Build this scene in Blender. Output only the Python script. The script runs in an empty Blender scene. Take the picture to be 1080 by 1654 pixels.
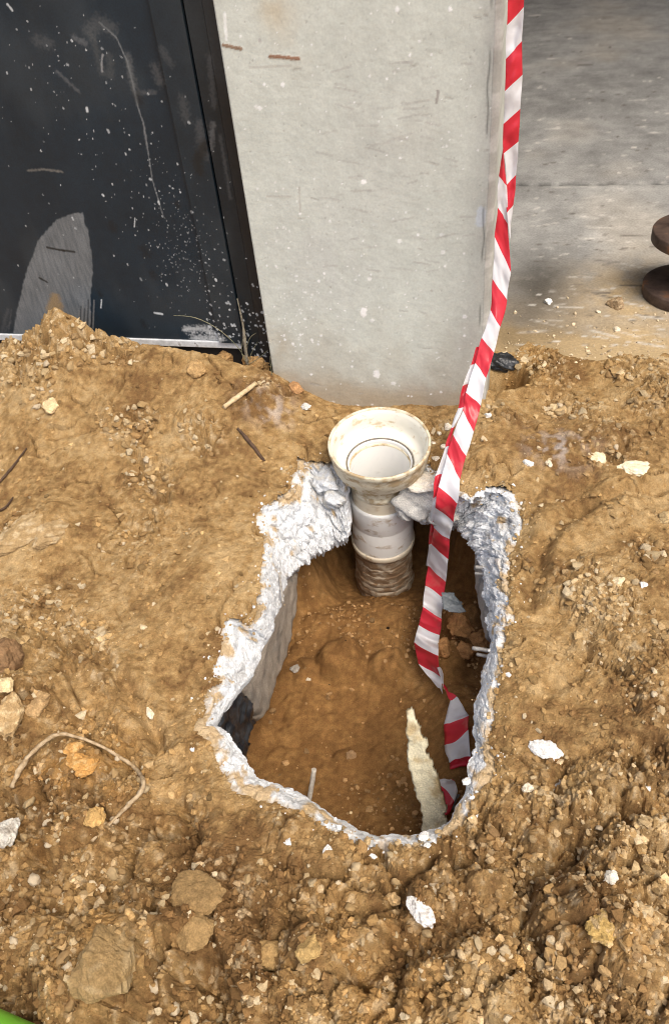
import bpy, bmesh, math
import numpy as np
from mathutils import Matrix, Vector

# ------------------------------------------------------------------ camera
IW, IH, F = 1080.0, 1654.0, 1300.0
def _camera_axes():
    down = np.array([709 - IW / 2, 2262 - IH / 2, F]); down /= np.linalg.norm(down)
    x = -5431 - IW / 2
    y = -(down[0] * x + down[2] * F) / down[1]
    X = -np.array([x, y, F]); X /= np.linalg.norm(X)
    Z = -down
    Y = np.cross(Z, X)
    return np.array([X, Y, Z]).T
RC = _camera_axes()                       # world -> camera (right, down, forward)
CAM = np.array([0.0, 0.0, 1.0])
sc = bpy.context.scene
COL = sc.collection
cd = bpy.data.cameras.new('camera'); cam = bpy.data.objects.new('camera', cd); COL.objects.link(cam)
m = np.eye(4); m[:3, 0] = RC[0]; m[:3, 1] = -RC[1]; m[:3, 2] = -RC[2]; m[:3, 3] = CAM
cam.matrix_world = Matrix(m.tolist())
cd.sensor_fit = 'HORIZONTAL'; cd.sensor_width = 36.0; cd.lens = F / IW * 36.0
cd.clip_start = 0.02; cd.clip_end = 500
sc.camera = cam

# ------------------------------------------------------------------ light
SUN_EL, SUN_AZ = 60.0, 132.0              # azimuth measured from +Y towards +X
world = bpy.data.worlds.new('World'); sc.world = world; world.use_nodes = True
wn = world.node_tree.nodes; wl = world.node_tree.links
sky = wn.new('ShaderNodeTexSky'); sky.sky_type = 'NISHITA'; sky.sun_disc = False
sky.sun_elevation = math.radians(SUN_EL); sky.sun_rotation = math.radians(SUN_AZ)
sky.air_density = 0.9; sky.dust_density = 5.0; sky.ozone_density = 0.35
bg = wn['Background']; bg.inputs['Strength'].default_value = 0.12
wl.new(sky.outputs[0], bg.inputs['Color'])
sd = bpy.data.lights.new('sun', 'SUN'); sun = bpy.data.objects.new('sun', sd); COL.objects.link(sun)
sd.energy = 1.2; sd.angle = math.radians(32); sd.color = (1.0, 0.94, 0.84)
a, e = math.radians(SUN_AZ), math.radians(SUN_EL)
sdir = Vector((math.sin(a) * math.cos(e), math.cos(a) * math.cos(e), math.sin(e)))
sun.rotation_euler = sdir.to_track_quat('Z', 'Y').to_euler()
sc.view_settings.view_transform = 'Standard'; sc.view_settings.look = 'None'
sc.view_settings.exposure = 0.82; sc.view_settings.gamma = 1.0
sc.view_settings.use_curve_mapping = False
sc.cycles.use_denoising = True; sc.cycles.filter_width = 1.1

rng = np.random.default_rng(7)

# ------------------------------------------------------------------ helpers
def ray(px, py):
    return RC.T @ np.array([px - IW / 2, py - IH / 2, F])
def onz(px, py, z=0.0):
    d = ray(px, py); return CAM + d * ((z - CAM[2]) / d[2])
def ony(px, py, Y):
    d = ray(px, py); return CAM + d * ((Y - CAM[1]) / d[1])
def depth_at(p):
    return float(RC[2] @ (np.asarray(p) - CAM))

def _h(ix, iy, s):
    n = (ix * 374761393 + iy * 668265263 + s * 974634777) & 0x7fffffff
    n = ((n ^ (n >> 13)) * 1274126177) & 0x7fffffff
    n = ((n ^ (n >> 15)) * 2246822519) & 0x7fffffff
    return ((n ^ (n >> 16)) & 0xffffff) / float(1 << 24)
def perlin(x, y, seed=0):
    ix = np.floor(x).astype(np.int64); iy = np.floor(y).astype(np.int64)
    fx = x - ix; fy = y - iy
    u = fx * fx * fx * (fx * (fx * 6 - 15) + 10); v = fy * fy * fy * (fy * (fy * 6 - 15) + 10)
    def g(a, b):
        t = _h(ix + a, iy + b, seed) * 6.2831853
        return np.cos(t) * (fx - a) + np.sin(t) * (fy - b)
    n0 = g(0, 0) * (1 - u) + g(1, 0) * u
    n1 = g(0, 1) * (1 - u) + g(1, 1) * u
    return (n0 * (1 - v) + n1 * v) * 1.5
def fbm(x, y, seed=0, o=4, gain=0.5):
    r = 0.0; a = 1.0; t = 0.0
    for k in range(o):
        r = r + a * perlin(x * 2.03 ** k + 17.3 * k, y * 2.03 ** k - 9.1 * k, seed + k); t += a; a *= gain
    return r / t
def worley(x, y, seed=0, vec=False):
    ix = np.floor(x).astype(np.int64); iy = np.floor(y).astype(np.int64)
    f1 = np.full(x.shape, 9.0); f2 = np.full(x.shape, 9.0); idv = np.zeros(x.shape); vx = np.zeros(x.shape); vy = np.zeros(x.shape)
    for a in (-1, 0, 1):
        for b in (-1, 0, 1):
            cx = ix + a; cy = iy + b
            ex = cx + _h(cx, cy, seed) - x; ey = cy + _h(cx, cy, seed + 5) - y
            d = np.hypot(ex, ey)
            cid = _h(cx, cy, seed + 11)
            n = d < f1
            f2 = np.where(n, f1, np.minimum(f2, d))
            idv = np.where(n, cid, idv); f1 = np.where(n, d, f1)
            if vec: vx = np.where(n, ex, vx); vy = np.where(n, ey, vy)
    return (f1, f2, idv, vx, vy) if vec else (f1, f2, idv)
def clods(x, y, s, seed):
    """broken lumps: each cell a tilted, slightly domed facet with a crevice around it; 0..1"""
    f1, f2, cid, vx, vy = worley(x * s, y * s, seed, True)
    a_ = cid * 57.0
    tilt = (np.cos(a_) * vx + np.sin(a_) * vy) * .9
    dome = np.sqrt(np.clip(1 - (f1 / .80) ** 2, 0, 1))
    return (.35 + .75 * cid) * (.75 * dome + .25) + .35 * tilt - .55 * (1 - sstep(0, .20, f2 - f1))
def sstep(a, b, x):
    t = np.clip((x - a) / (b - a), 0, 1); return t * t * (3 - 2 * t)
def seg_dist(px, py, pts):
    d = np.full(px.shape, 1e9)
    for (ax, ay), (bx, by) in zip(pts[:-1], pts[1:]):
        vx, vy = bx - ax, by - ay
        t = np.clip(((px - ax) * vx + (py - ay) * vy) / (vx * vx + vy * vy + 1e-12), 0, 1)
        d = np.minimum(d, np.hypot(px - ax - t * vx, py - ay - t * vy))
    return d
def inside(px, py, poly):
    r = np.zeros(px.shape, bool); n = len(poly)
    for i in range(n):
        x0, y0 = poly[i]; x1, y1 = poly[(i + 1) % n]
        c = ((y0 > py) != (y1 > py))
        with np.errstate(divide='ignore', invalid='ignore'):
            r ^= c & (px < (x1 - x0) * (py - y0) / ((y1 - y0) if y1 != y0 else 1e-9) + x0)
    return r
def poly_sd(px, py, poly):                 # negative inside
    P = [tuple(p) for p in poly]
    d = seg_dist(px, py, P + [P[0]])
    return np.where(inside(px, py, P), -d, d)

def tagp(o, label=None, cat=None, group=None, kind=None):
    if label: o['label'] = label
    if cat: o['category'] = cat
    if group: o['group'] = group
    if kind: o['kind'] = kind
    return o
def mesh_data(name, V, Fc, mat=None, smooth=True, col=None, uv=None):
    V = np.asarray(V, np.float32); Fc = np.asarray(Fc, np.int32)
    me = bpy.data.meshes.new(name)
    k = Fc.shape[1]
    me.vertices.add(len(V)); me.vertices.foreach_set('co', V.ravel())
    me.loops.add(Fc.size); me.loops.foreach_set('vertex_index', Fc.ravel())
    me.polygons.add(len(Fc))
    me.polygons.foreach_set('loop_start', np.arange(0, Fc.size, k, dtype=np.int32))
    me.polygons.foreach_set('use_smooth', np.full(len(Fc), smooth, bool))
    if col is not None:
        c = np.ones((len(V), 4), np.float32); c[:, :col.shape[1]] = col
        at = me.color_attributes.new('col', 'FLOAT_COLOR', 'POINT'); at.data.foreach_set('color', c.ravel())
    me.update(calc_edges=True); me.validate()
    if uv is not None:
        ul = me.uv_layers.new(name='uv'); ul.data.foreach_set('uv', np.asarray(uv, np.float32)[Fc.ravel()].ravel())
    if mat: me.materials.append(mat)
    return me
def link(name, me, parent=None, loc=None):
    o = bpy.data.objects.new(name, me); COL.objects.link(o)
    if parent: o.parent = parent
    if loc is not None: o.location = loc
    return o
def empty(name, loc):
    o = bpy.data.objects.new(name, None); COL.objects.link(o); o.location = loc; o.empty_display_size = 0.05
    return o
def grid_faces(nu, nv, closed=False):
    i = np.arange(nu if closed else nu - 1)[:, None]; j = np.arange(nv - 1)[None, :]
    i2 = (i + 1) % nu
    return np.stack([i * nv + j, i2 * nv + j, i2 * nv + j + 1, i * nv + j + 1], -1).reshape(-1, 4)
def box(name, lo, hi, mat, parent=None, bevel=0.002, base=(0, 0, 0)):
    bm = bmesh.new(); bmesh.ops.create_cube(bm, size=1)
    lo = np.array(lo) - base; hi = np.array(hi) - base
    for v in bm.verts:
        v.co = [lo[k] + (v.co[k] + .5) * (hi[k] - lo[k]) for k in range(3)]
    if bevel: bmesh.ops.bevel(bm, geom=bm.edges[:], offset=bevel, segments=2, affect='EDGES', profile=.6)
    me = bpy.data.meshes.new(name); bm.to_mesh(me); bm.free(); me.materials.append(mat)
    return link(name, me, parent)
def tube(name, pts, rad, mat, parent=None, nseg=8, base=(0, 0, 0), jitter=0, sub=6, col=None):
    P = np.array(pts, float); n = len(P)
    t = np.linspace(0, n - 1, (n - 1) * sub + 1)
    def cat(A):
        out = []
        for s in t:
            i = min(int(s), n - 2); f = s - i
            p0, p1, p2, p3 = A[max(i - 1, 0)], A[i], A[i + 1], A[min(i + 2, n - 1)]
            out.append(.5 * (2 * p1 + (p2 - p0) * f + (2 * p0 - 5 * p1 + 4 * p2 - p3) * f * f + (3 * p1 - p0 - 3 * p2 + p3) * f ** 3))
        return np.array(out)
    C = cat(P); R = cat(np.array(rad, float).reshape(-1, 1))[:, 0] if np.ndim(rad) else np.full(len(C), rad)
    T = np.gradient(C, axis=0); T /= np.linalg.norm(T, axis=1)[:, None]
    ref = np.array([0.3, 0.2, 0.93]); A = np.cross(T, ref); A /= np.linalg.norm(A, axis=1)[:, None]; B = np.cross(T, A)
    th = np.arange(nseg) * 2 * np.pi / nseg
    rr = R[:, None] * (1 + jitter * rng.normal(size=(len(C), nseg)))
    V = C[:, None] + rr[..., None] * (np.cos(th)[None, :, None] * A[:, None] + np.sin(th)[None, :, None] * B[:, None])
    V = V.transpose(1, 0, 2).reshape(-1, 3)
    Fq = grid_faces(nseg, len(C), True)
    nC = len(C)
    V = np.vstack([V, C[:1], C[-1:]]); i0 = len(V) - 2
    caps = [[(k + 1) % nseg * nC, k * nC, i0, i0] for k in range(nseg)] + [[k * nC + nC - 1, (k + 1) % nseg * nC + nC - 1, i0 + 1, i0 + 1] for k in range(nseg)]
    bm = bmesh.new()
    vs = [bm.verts.new(v - np.array(base)) for v in V]
    for q in Fq: bm.faces.new([vs[i] for i in q]).smooth = True
    for q in caps: bm.faces.new([vs[i] for i in q[:3]])
    bmesh.ops.recalc_face_normals(bm, faces=bm.faces[:])
    me = bpy.data.meshes.new(name); bm.to_mesh(me); bm.free(); me.materials.append(mat)
    return link(name, me, parent)
def lathe(name, prof, mat, parent=None, n=96, wob=0.0):
    prof = np.array(prof); th = np.arange(n) * 2 * np.pi / n
    V = np.stack([np.cos(th)[:, None] * prof[None, :, 0], np.sin(th)[:, None] * prof[None, :, 0], np.repeat(prof[None, :, 1], n, 0)], -1)
    if wob: V[..., :2] *= (1 + wob * perlin(th * 3 + 0 * th, th * 0 + 3.3, 5))[:, None, None]
    me = mesh_data(name, V.reshape(-1, 3), grid_faces(n, len(prof), True), mat, True)
    o = link(name, me, parent)
    return o

# ------------------------------------------------------------------ materials
def mat_new(name):
    mt = bpy.data.materials.new(name); mt.use_nodes = True
    return mt, mt.node_tree.nodes, mt.node_tree.links, mt.node_tree.nodes['Principled BSDF']
def N(nt, typ, **kw):
    n = nt.new(typ)
    for k, v in kw.items(): setattr(n, k, v)
    return n
def mat_attr(name, rough=0.9, grain=(600, 0.25), bump=(900, 0.3, 0.001), spec=0.25, mottle=(60, 0.15)):
    """vertex colour x fine procedural grain, with fine procedural relief"""
    mt, n, l, b = mat_new(name)
    at = N(n, 'ShaderNodeVertexColor', layer_name='col'); tc = N(n, 'ShaderNodeTexCoord')
    def noise(sc_, det=3):
        t = N(n, 'ShaderNodeTexNoise'); t.inputs['Scale'].default_value = sc_; t.inputs['Detail'].default_value = det
        l.new(tc.outputs['Object'], t.inputs['Vector']); return t
    cur = at.outputs['Color']
    for s_, amt in (grain, mottle):
        t = noise(s_); mr = N(n, 'ShaderNodeMapRange'); mr.inputs['From Min'].default_value = .3; mr.inputs['From Max'].default_value = .7
        mr.inputs['To Min'].default_value = 1 - amt; mr.inputs['To Max'].default_value = 1 + amt
        l.new(t.outputs['Fac'], mr.inputs['Value'])
        mx = N(n, 'ShaderNodeVectorMath', operation='SCALE'); l.new(cur, mx.inputs[0]); l.new(mr.outputs[0], mx.inputs['Scale']); cur = mx.outputs[0]
    l.new(cur, b.inputs['Base Color'])
    b.inputs['Roughness'].default_value = rough; b.inputs['Specular IOR Level'].default_value = spec
    t = noise(bump[0], 4); bp = N(n, 'ShaderNodeBump'); bp.inputs['Strength'].default_value = bump[1]; bp.inputs['Distance'].default_value = bump[2]
    l.new(t.outputs['Fac'], bp.inputs['Height']); l.new(bp.outputs[0], b.inputs['Normal'])
    return mt
def mat_noise(name, c0, c1, scale=40, rough=0.7, metal=0.0, bump=0.2, bdist=0.002, spec=0.4, c2=None, thr=.62, bscale=None, rough2=None):
    mt, n, l, b = mat_new(name); tc = N(n, 'ShaderNodeTexCoord')
    t = N(n, 'ShaderNodeTexNoise'); t.inputs['Scale'].default_value = scale; t.inputs['Detail'].default_value = 6; t.inputs['Roughness'].default_value = .62
    l.new(tc.outputs['Object'], t.inputs['Vector'])
    cr = N(n, 'ShaderNodeValToRGB'); l.new(t.outputs['Fac'], cr.inputs['Fac'])
    cr.color_ramp.elements[0].position = .35; cr.color_ramp.elements[0].color = (*c0, 1)
    cr.color_ramp.elements[1].position = .6; cr.color_ramp.elements[1].color = (*c1, 1)
    if c2:
        el = cr.color_ramp.elements.new(thr + .04); el.color = (*c2, 1)
        cr.color_ramp.elements[1].position = min(.6, thr - .02)
    l.new(cr.outputs[0], b.inputs['Base Color'])
    b.inputs['Roughness'].default_value = rough; b.inputs['Metallic'].default_value = metal; b.inputs['Specular IOR Level'].default_value = spec
    t2 = N(n, 'ShaderNodeTexNoise'); t2.inputs['Scale'].default_value = bscale or scale * 4; t2.inputs['Detail'].default_value = 5
    l.new(tc.outputs['Object'], t2.inputs['Vector'])
    if rough2 is not None:
        mr = N(n, 'ShaderNodeMapRange'); mr.inputs['To Min'].default_value = rough; mr.inputs['To Max'].default_value = rough2
        l.new(t2.outputs['Fac'], mr.inputs['Value']); l.new(mr.outputs[0], b.inputs['Roughness'])
    bp = N(n, 'ShaderNodeBump'); bp.inputs['Strength'].default_value = bump; bp.inputs['Distance'].default_value = bdist
    l.new(t2.outputs['Fac'], bp.inputs['Height']); l.new(bp.outputs[0], b.inputs['Normal'])
    return mt

M_soil = mat_attr('soil', 0.95, (420, .22), (620, .7, .003), .12, (70, .18))
M_crumb = mat_attr('soil_crumb', 0.95, (500, .2), (900, .5, .0015), .12, (120, .15))
M_conc = mat_attr('broken_concrete', 0.9, (380, .16), (420, .6, .004), .25, (60, .1))
M_floor = mat_attr('floor_concrete', 0.62, (160, .16), (260, .3, .001), .35, (14, .14))
M_pillar = mat_attr('pillar_concrete', 0.75, (240, .07), (500, .25, .0008), .3, (24, .06))
M_door = mat_attr('door_paint', 0.36, (300, .15), (90, .06, .001), .5, (12, .12))

# ------------------------------------------------------------------ layout of the pit rim
# pairs: (outer edge at the soil) and (inner edge, lower), with depth of the inner edge
RIM = [
 ((556,748),(564,866),.12),((512,752),(556,872),.125),((484,744),(545,878),.13),((476,790),(515,893),.125),((445,812),(497,905),.12),
 ((416,828),(483,918),.12),((432,868),(466,934),.10),((428,930),(456,965),.08),((425,985),(443,1000),.06),((408,1020),(432,1035),.06),
 ((370,1006),(420,1060),.07),((362,1040),(408,1085),.07),((350,1075),(397,1105),.06),((360,1100),(384,1115),.045),((340,1116),(372,1130),.045),
 ((333,1150),(357,1160),.04),((321,1172),(346,1172),.035),((343,1190),(368,1186),.035),((358,1228),(386,1216),.035),((381,1272),(406,1250),.035),
 ((424,1281),(440,1264),.035),((473,1297),(485,1285),.03),((523,1327),(535,1320),.03),((573,1348),(580,1340),.03),((621,1360),(626,1350),.03),
 ((665,1366),(665,1350),.03),((702,1356),(705,1343),.03),((731,1331),(724,1322),.03),((761,1283),(750,1270),.03),((792,1238),(765,1220),.035),
 ((785,1190),(762,1188),.035),((791,1130),(768,1136),.04),((804,1080),(782,1085),.04),((806,1040),(787,1040),.045),((822,1000),(789,1000),.06),
 ((812,950),(783,950),.07),((816,900),(773,902),.09),((838,850),(756,872),.10),((826,808),(742,854),.11),((786,800),(730,850),.115),
 ((760,815),(716,848),.12),((738,800),(700,845),.12),((700,768),(676,842),.12),((676,742),(668,800),.11),((652,712),(648,774),.10),((612,701),(616,766),.10),((574,714),(584,774),.10),((560,736),(568,800),.11)]
R_out = np.array([onz(p[0], p[1], -0.004)[:2] for p, q, d in RIM])
R_in = np.array([onz(q[0], q[1], -d) for p, q, d in RIM])
OUT_POLY = [tuple(p) for p in R_out]
IN_POLY = [tuple(p[:2]) for p in R_in]
PIPE_HUB = onz(612, 713, .055)
PIPE_FOOT = np.array([PIPE_HUB[0] - .020, PIPE_HUB[1] + .058, -.43])
PIPE_AX0 = PIPE_HUB + (PIPE_FOOT - PIPE_HUB) * (.055 / .485)
YW = 1.41                                   # front face of the pillar
YD = 1.465                                  # plane of the door leaf
PX0, PX1 = -0.521, -0.079                   # pillar left and right edge

# crest of the soil heap in front of the door, read as height above x
crest_px = [(-60, 590), (0, 566), (40, 531), (90, 503), (130, 515), (170, 539), (230, 561), (300, 579), (350, 585), (430, 600), (470, 628), (520, 648), (640, 668)]
CR = np.array([ony(x, y, 1.40)[[0, 2]] for x, y in crest_px])

def G0(px, py, r_px, z=0.0):
    p = onz(px, py, z); return p[0], p[1], r_px * depth_at(p) / F
LOOSE = [(100,600,150,1.0),(60,540,90,1.0),(200,620,90,.7),(330,590,90,.6),(240,720,70,.55),(330,735,50,.7),(260,790,60,.55),(220,860,70,.5),(250,915,50,.4),
 (60,870,60,.6),(40,1010,80,.8),(110,1040,70,.8),(140,1060,80,.6),(40,1150,70,.8),(120,1290,130,1.0),(60,1330,110,.9),(200,1380,110,1.0),(330,1450,90,.7),
 (100,1480,160,1.0),(250,1560,150,1.0),(60,1620,140,1.0),(420,1540,120,1.0),(560,1480,110,.9),(560,1600,150,1.0),(720,1450,110,.9),(760,1560,150,1.0),
 (900,1450,130,1.0),(1000,1560,160,1.0),(950,1330,100,1.0),(1050,1400,110,1.0),(860,1290,70,.7),(800,1360,80,.8),(1040,1250,80,.7),(960,960,70,.8),(1010,1040,90,.7),
 (930,660,60,.6),(1040,600,60,.9),(1050,660,60,.6),(860,590,50,.7),(980,720,70,.5),(900,620,60,.5),(830,690,40,.5),(1050,900,60,.5),(620,1420,90,.8),(450,1330,50,.55),
 (420,630,50,.6),(450,660,50,.6),(700,700,40,.7),(190,1130,50,.3),(1040,1130,60,.6),(900,1050,50,.3),(470,1440,70,.6)]
LOOSE = [(*G0(x, y, r), w) for x, y, r, w in LOOSE]
BUMPS = [ # px, py, radius px, height m   (rounded lumps and hollows of the trodden clay)
 (170,1550,75,.040),(120,1600,70,.03),(235,1580,60,.022),(360,1440,45,.018),(300,1500,50,.018),(500,1540,40,.016),(60,1470,60,.016),(420,1600,60,.015),
 (960,1480,55,.022),(1000,1500,40,.012),(780,1590,60,.016),(650,1560,50,.012),(880,1560,60,-.012),(330,1580,40,-.02),(560,1500,60,-.012),(640,1500,70,-.014),(760,1500,50,-.012),
 (20,1150,45,.03),(15,1060,40,.035),(60,870,60,.018),(100,850,30,.010),(80,1120,40,.014),(130,1240,35,.012),(130,1330,60,.014),(270,1290,40,-.010),(190,1420,40,-.012),
 (240,800,28,-.012),(290,870,26,-.008),(250,905,40,.006),(330,900,60,.008),(345,720,70,.012),(200,720,60,.010),(120,700,80,-.008),(330,660,50,.008),(260,660,50,.008),
 (790,690,60,.025),(850,740,70,.016),(760,760,40,.014),(960,600,80,-.010),(1050,620,50,.022),(880,600,40,.016),(960,690,60,.010),(1000,740,70,.010),(930,815,30,-.016),(880,850,60,.010),(1000,820,60,.010),(1060,790,50,-.014),
 (960,960,60,.014),(900,1010,50,-.010),(1040,950,60,.010),(860,1090,70,.008),(940,1120,70,-.006),(1050,1090,60,.014),(900,1230,40,-.008),(1060,1220,60,.012),(990,1330,60,.012),
 (860,1380,60,-.012),(820,1440,50,-.010),(450,1250,40,0),(250,1180,35,-.016),(290,1120,50,-.010),(200,1100,60,.008),(280,1230,50,-.006),(300,980,70,.006),(470,610,22,.02),(500,690,40,.01)]
BUMPS = [(*G0(x, y, r), h) for x, y, r, h in BUMPS]

GOUGES = [ # px polyline, half width px, depth m : ruts, spade cuts and steps in the earth
 ([(1075,1290),(960,1330),(880,1400),(800,1455),(700,1510),(600,1560)],22,.020),([(0,1425),(70,1400),(150,1362)],14,.016),([(1080,775),(1010,800),(930,828),(880,880),(852,970)],13,.012),
 ([(200,1110),(235,1150),(262,1195)],12,.014),([(330,1555),(345,1600),(350,1654)],26,.025),([(420,1480),(440,1540),(445,1580)],12,.018),([(560,1560),(640,1530),(720,1540)],18,.014),([(870,1130),(940,1080),(960,1020)],10,.008),
 ([(100,740),(140,730),(190,735),(260,718)],9,.008),([(232,765),(236,800),(262,820)],9,.012),([(820,655),(880,640),(960,655),(1060,650)],8,.007),([(250,1480),(260,1560),(240,1640)],12,.016),([(780,760),(800,790),(830,770)],7,.010),([(760,560),(800,640),(790,700)],8,.006)]
GOUGES = [([tuple(onz(u, v)[:2]) for u, v in pts], G0(*pts[0], w_)[2], dp) for pts, w_, dp in GOUGES]
def base_height(X, Y):
    h = 0.006 * perlin(X * 4.1, Y * 4.1, 3)
    cz = np.interp(X, CR[:, 0], CR[:, 1], left=CR[0, 1], right=0.0)
    wall = np.clip(1.40 - Y, 0, None)
    slope = np.where(Y < 1.40, np.exp(-(wall / 0.22) ** 1.5), 1 - 0.5 * sstep(0, .05, Y - 1.40))
    h = h + cz * slope * sstep(-0.30, -0.45, X)
    for bx, by, br, bh in BUMPS:
        if bh: h = h + 1.5 * bh * np.exp(-((X - bx) ** 2 + ((Y - by) * .8) ** 2) / (br * br))
    gxw = X + .012 * perlin(X * 18, Y * 18, 65); gyw = Y + .012 * perlin(X * 18 + 5, Y * 18, 66)
    for pts, gw_, dp in GOUGES:
        dd = seg_dist(gxw, gyw, pts)
        h = h - dp * np.exp(-(dd / gw_) ** 2) + .45 * dp * np.exp(-((dd - 1.9 * gw_) / (.8 * gw_)) ** 2)
    # soil thins out over the concrete floor of the bay on the right
    edge = 1.64 + 0.035 * perlin(X * 7, X * 0 + 1.7, 9) + 0.02 * perlin(X * 23, X * 0 + 4.1, 8)
    tt_ = sstep(edge - .20, edge + .01, Y) * (X > PX1 - .05)
    h = h * (1 - tt_) + tt_ * (.004 + .006 * fbm(X * 22, Y * 22, 67, 3))
    h = h - 0.03 * sstep(edge - 0.02, edge + 0.09, Y) * (X > PX1 - .05)
    h = h - 0.13 * np.exp(-(((X + 0.030) ** 2 + (Y - 1.53) ** 2) / .040 ** 2) ** 2)         # dark hole by the pillar foot
    return h
def near(px, py, r_px, X, Y, z=0.0):
    x, y, r = G0(px, py, r_px, z); return np.exp(-((X - x) ** 2 + (Y - y) ** 2) / r ** 2)
def loose_mask(X, Y):
    m_ = np.zeros(X.shape)
    for lx, ly, lr, w in LOOSE:
        m_ = np.maximum(m_, w * np.exp(-((X - lx) ** 2 + (Y - ly) ** 2) / (1.15 * lr) ** 2))
    m_ = m_ + 0.38 * fbm(X * 9, Y * 9, 40, 4)
    return sstep(.22, .62, m_)
def soil_height(X, Y, detail=True):
    wx = X + .012 * perlin(X * 22, Y * 22, 60); wy = Y + .012 * perlin(X * 22 + 9, Y * 22, 61)
    h = base_height(X, Y)
    L = loose_mask(X, Y)
    h = h + 0.013 * fbm(wx * 9, wy * 9, 21, 3)
    # trodden clay: smeared plates with small steps, gouges and cracks
    S_ = 1 - L
    rough_ = .35 + .65 * sstep(-.15, .3, fbm(X * 5, Y * 5, 34, 3))
    h = h + S_ * rough_ * (.0046 * clods(wx, wy * .85, 13, 71) + .0040 * clods(wx, wy, 36, 72) * sstep(-.1, .3, fbm(X * 9, Y * 9, 35, 2)))
    h = h + (1 - .5 * L) * (.0016 + .0030 * rough_) * fbm(X * 30, Y * 30, 22, 5, .62)
    rid = np.abs(perlin(wx * 11, wy * 16, 50)); h = h - 0.010 * (1 - sstep(0, .06, rid)) * sstep(.05, .25, perlin(X * 6, Y * 6, 51)) * S_
    rid = np.abs(perlin(wx * 27, wy * 31, 52)); h = h - 0.0035 * (1 - sstep(0, .06, rid)) * sstep(.15, .35, perlin(X * 9, Y * 9, 53))
    # loose crumbly earth: broken lumps of several sizes, each size in its own patches
    big = sstep(.9, .5, Y) * .6 + .6 * near(90, 590, 190, X, Y) + .4
    top = np.zeros(X.shape)
    for s, amp, sd_, k0 in ((9, .034, 79, .35), (16, .026, 80, .35), (30, .016, 81, .3), (56, .0095, 82, .15), (100, .0056, 83, -.1), (190, .0028, 84, -.4)):
        pm = sstep(k0 - .42, k0 - .1, .22 + fbm(X * (5 if s < 20 else 11), Y * (5 if s < 20 else 11), sd_ + 30, 3))
        cl = clods(wx, wy, s, sd_)
        if s < 20:
            h = h + L * amp * big * pm * (cl - .5); top = np.maximum(top, pm * sstep(.45, .8, cl))
        else: h = h + L * amp * (1 - .75 * top) * (big if s < 40 else 1.0) * pm * (cl - .5)
    h = h + 0.0022 * fbm(X * 150, Y * 150, 23, 3, .65) * (1 + .6 * L)
    return h, L
# ---- the fine sheet of earth, with a hole where the pit is broken through
def axis(a0, a1, lo, hi, st0, st1):
    fine = [lo]
    while fine[-1] < hi:
        t = (fine[-1] - lo) / (hi - lo); fine.append(fine[-1] + st0 + (st1 - st0) * t)
    out = []; s = .02; p = lo
    while p > a0: p -= s; s *= 1.3; out.insert(0, p)
    s = .02; p = fine[-1]; post = []
    while p < a1: p += s; s *= 1.3; post.append(p)
    return np.array(out + fine + post)
gx = axis(-40, 40, -1.30, 0.44, .0027, .0027); gy = axis(-40, 6, 0.14, 1.72, .0024, .0036)
GX, GY = np.meshgrid(gx, gy, indexing='ij')
GH, GL = soil_height(GX, GY)
jit = -.004 + 0.013 * fbm(GX * 32, GY * 32, 91, 4, .6)
SD = poly_sd(GX.ravel(), GY.ravel(), OUT_POLY).reshape(GX.shape) + jit
GH = GH - 0.007 * np.exp(-np.clip(SD, 0, None) / .014)
OM = sstep(0, .14, np.maximum(np.maximum(-1.30 - GX, GX - .44), np.maximum(.14 - GY, GY - 1.74)))
GH = GH * (1 - OM) + OM * .012 * perlin(GX * 2.2, GY * 2.2, 12)
far = sstep(1.74, 2.2, GY); GH = GH * (1 - far) - .12 * far
def hsample(x, y):
    i = np.clip(np.searchsorted(gx, x) - 1, 0, len(gx) - 2); j = np.clip(np.searchsorted(gy, y) - 1, 0, len(gy) - 2)
    fx = (x - gx[i]) / (gx[i + 1] - gx[i]); fy = (y - gy[j]) / (gy[j + 1] - gy[j])
    return (GH[i, j] * (1 - fx) + GH[i + 1, j] * fx) * (1 - fy) + (GH[i, j + 1] * (1 - fx) + GH[i + 1, j + 1] * fx) * fy
def lsample(x, y):
    i = np.clip(np.searchsorted(gx, x), 0, len(gx) - 1); j = np.clip(np.searchsorted(gy, y), 0, len(gy) - 1)
    return GL[i, j]
def G(px, py, dz=0.0):                      # where a sight line meets the earth
    z = 0.0
    for _ in range(12):
        p = onz(px, py, z); z = .5 * z + .5 * float(hsample(p[0], p[1]))
    p = onz(px, py, z); return np.array([p[0], p[1], z + dz])
def soil_colour(X, Y, L, damp=0.0):
    n1 = fbm(X * 5, Y * 5, 101, 4); n2 = fbm(X * 28, Y * 28, 102, 4); n3 = fbm(X * 90, Y * 90, 103, 3)
    dry = np.array([.45, .320, .160]); mid = np.array([.312, .197, .081]); wet = np.array([.175, .098, .039])
    t = np.clip(.5 + 1.0 * n1 + .6 * n2 + .6 * n3 - damp, 0, 1)[..., None]
    c = np.where(t < .5, wet + (mid - wet) * (t * 2), mid + (dry - mid) * (t * 2 - 1) * .75)
    pale = np.array([.52, .41, .26])
    c = c + (pale - c) * (sstep(.15, .45, n3 + .5 * n2) * L * .55)[..., None]
    return c
damp = 0.20 * sstep(.62, .35, GY) - 0.22 * near(100, 620, 150, GX, GY) - .10 * near(950, 620, 200, GX, GY) + .10 * near(700, 1480, 200, GX, GY)
damp = damp + .25 * near(440, 690, 70, GX, GY) + .12 * near(120, 1330, 90, GX, GY) + .18 * near(330, 1480, 90, GX, GY) - .12 * near(1000, 1420, 150, GX, GY)
GC = soil_colour(GX, GY, GL, damp)
oc = np.array([.40, .215, .062])            # orange clay streaks
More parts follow.
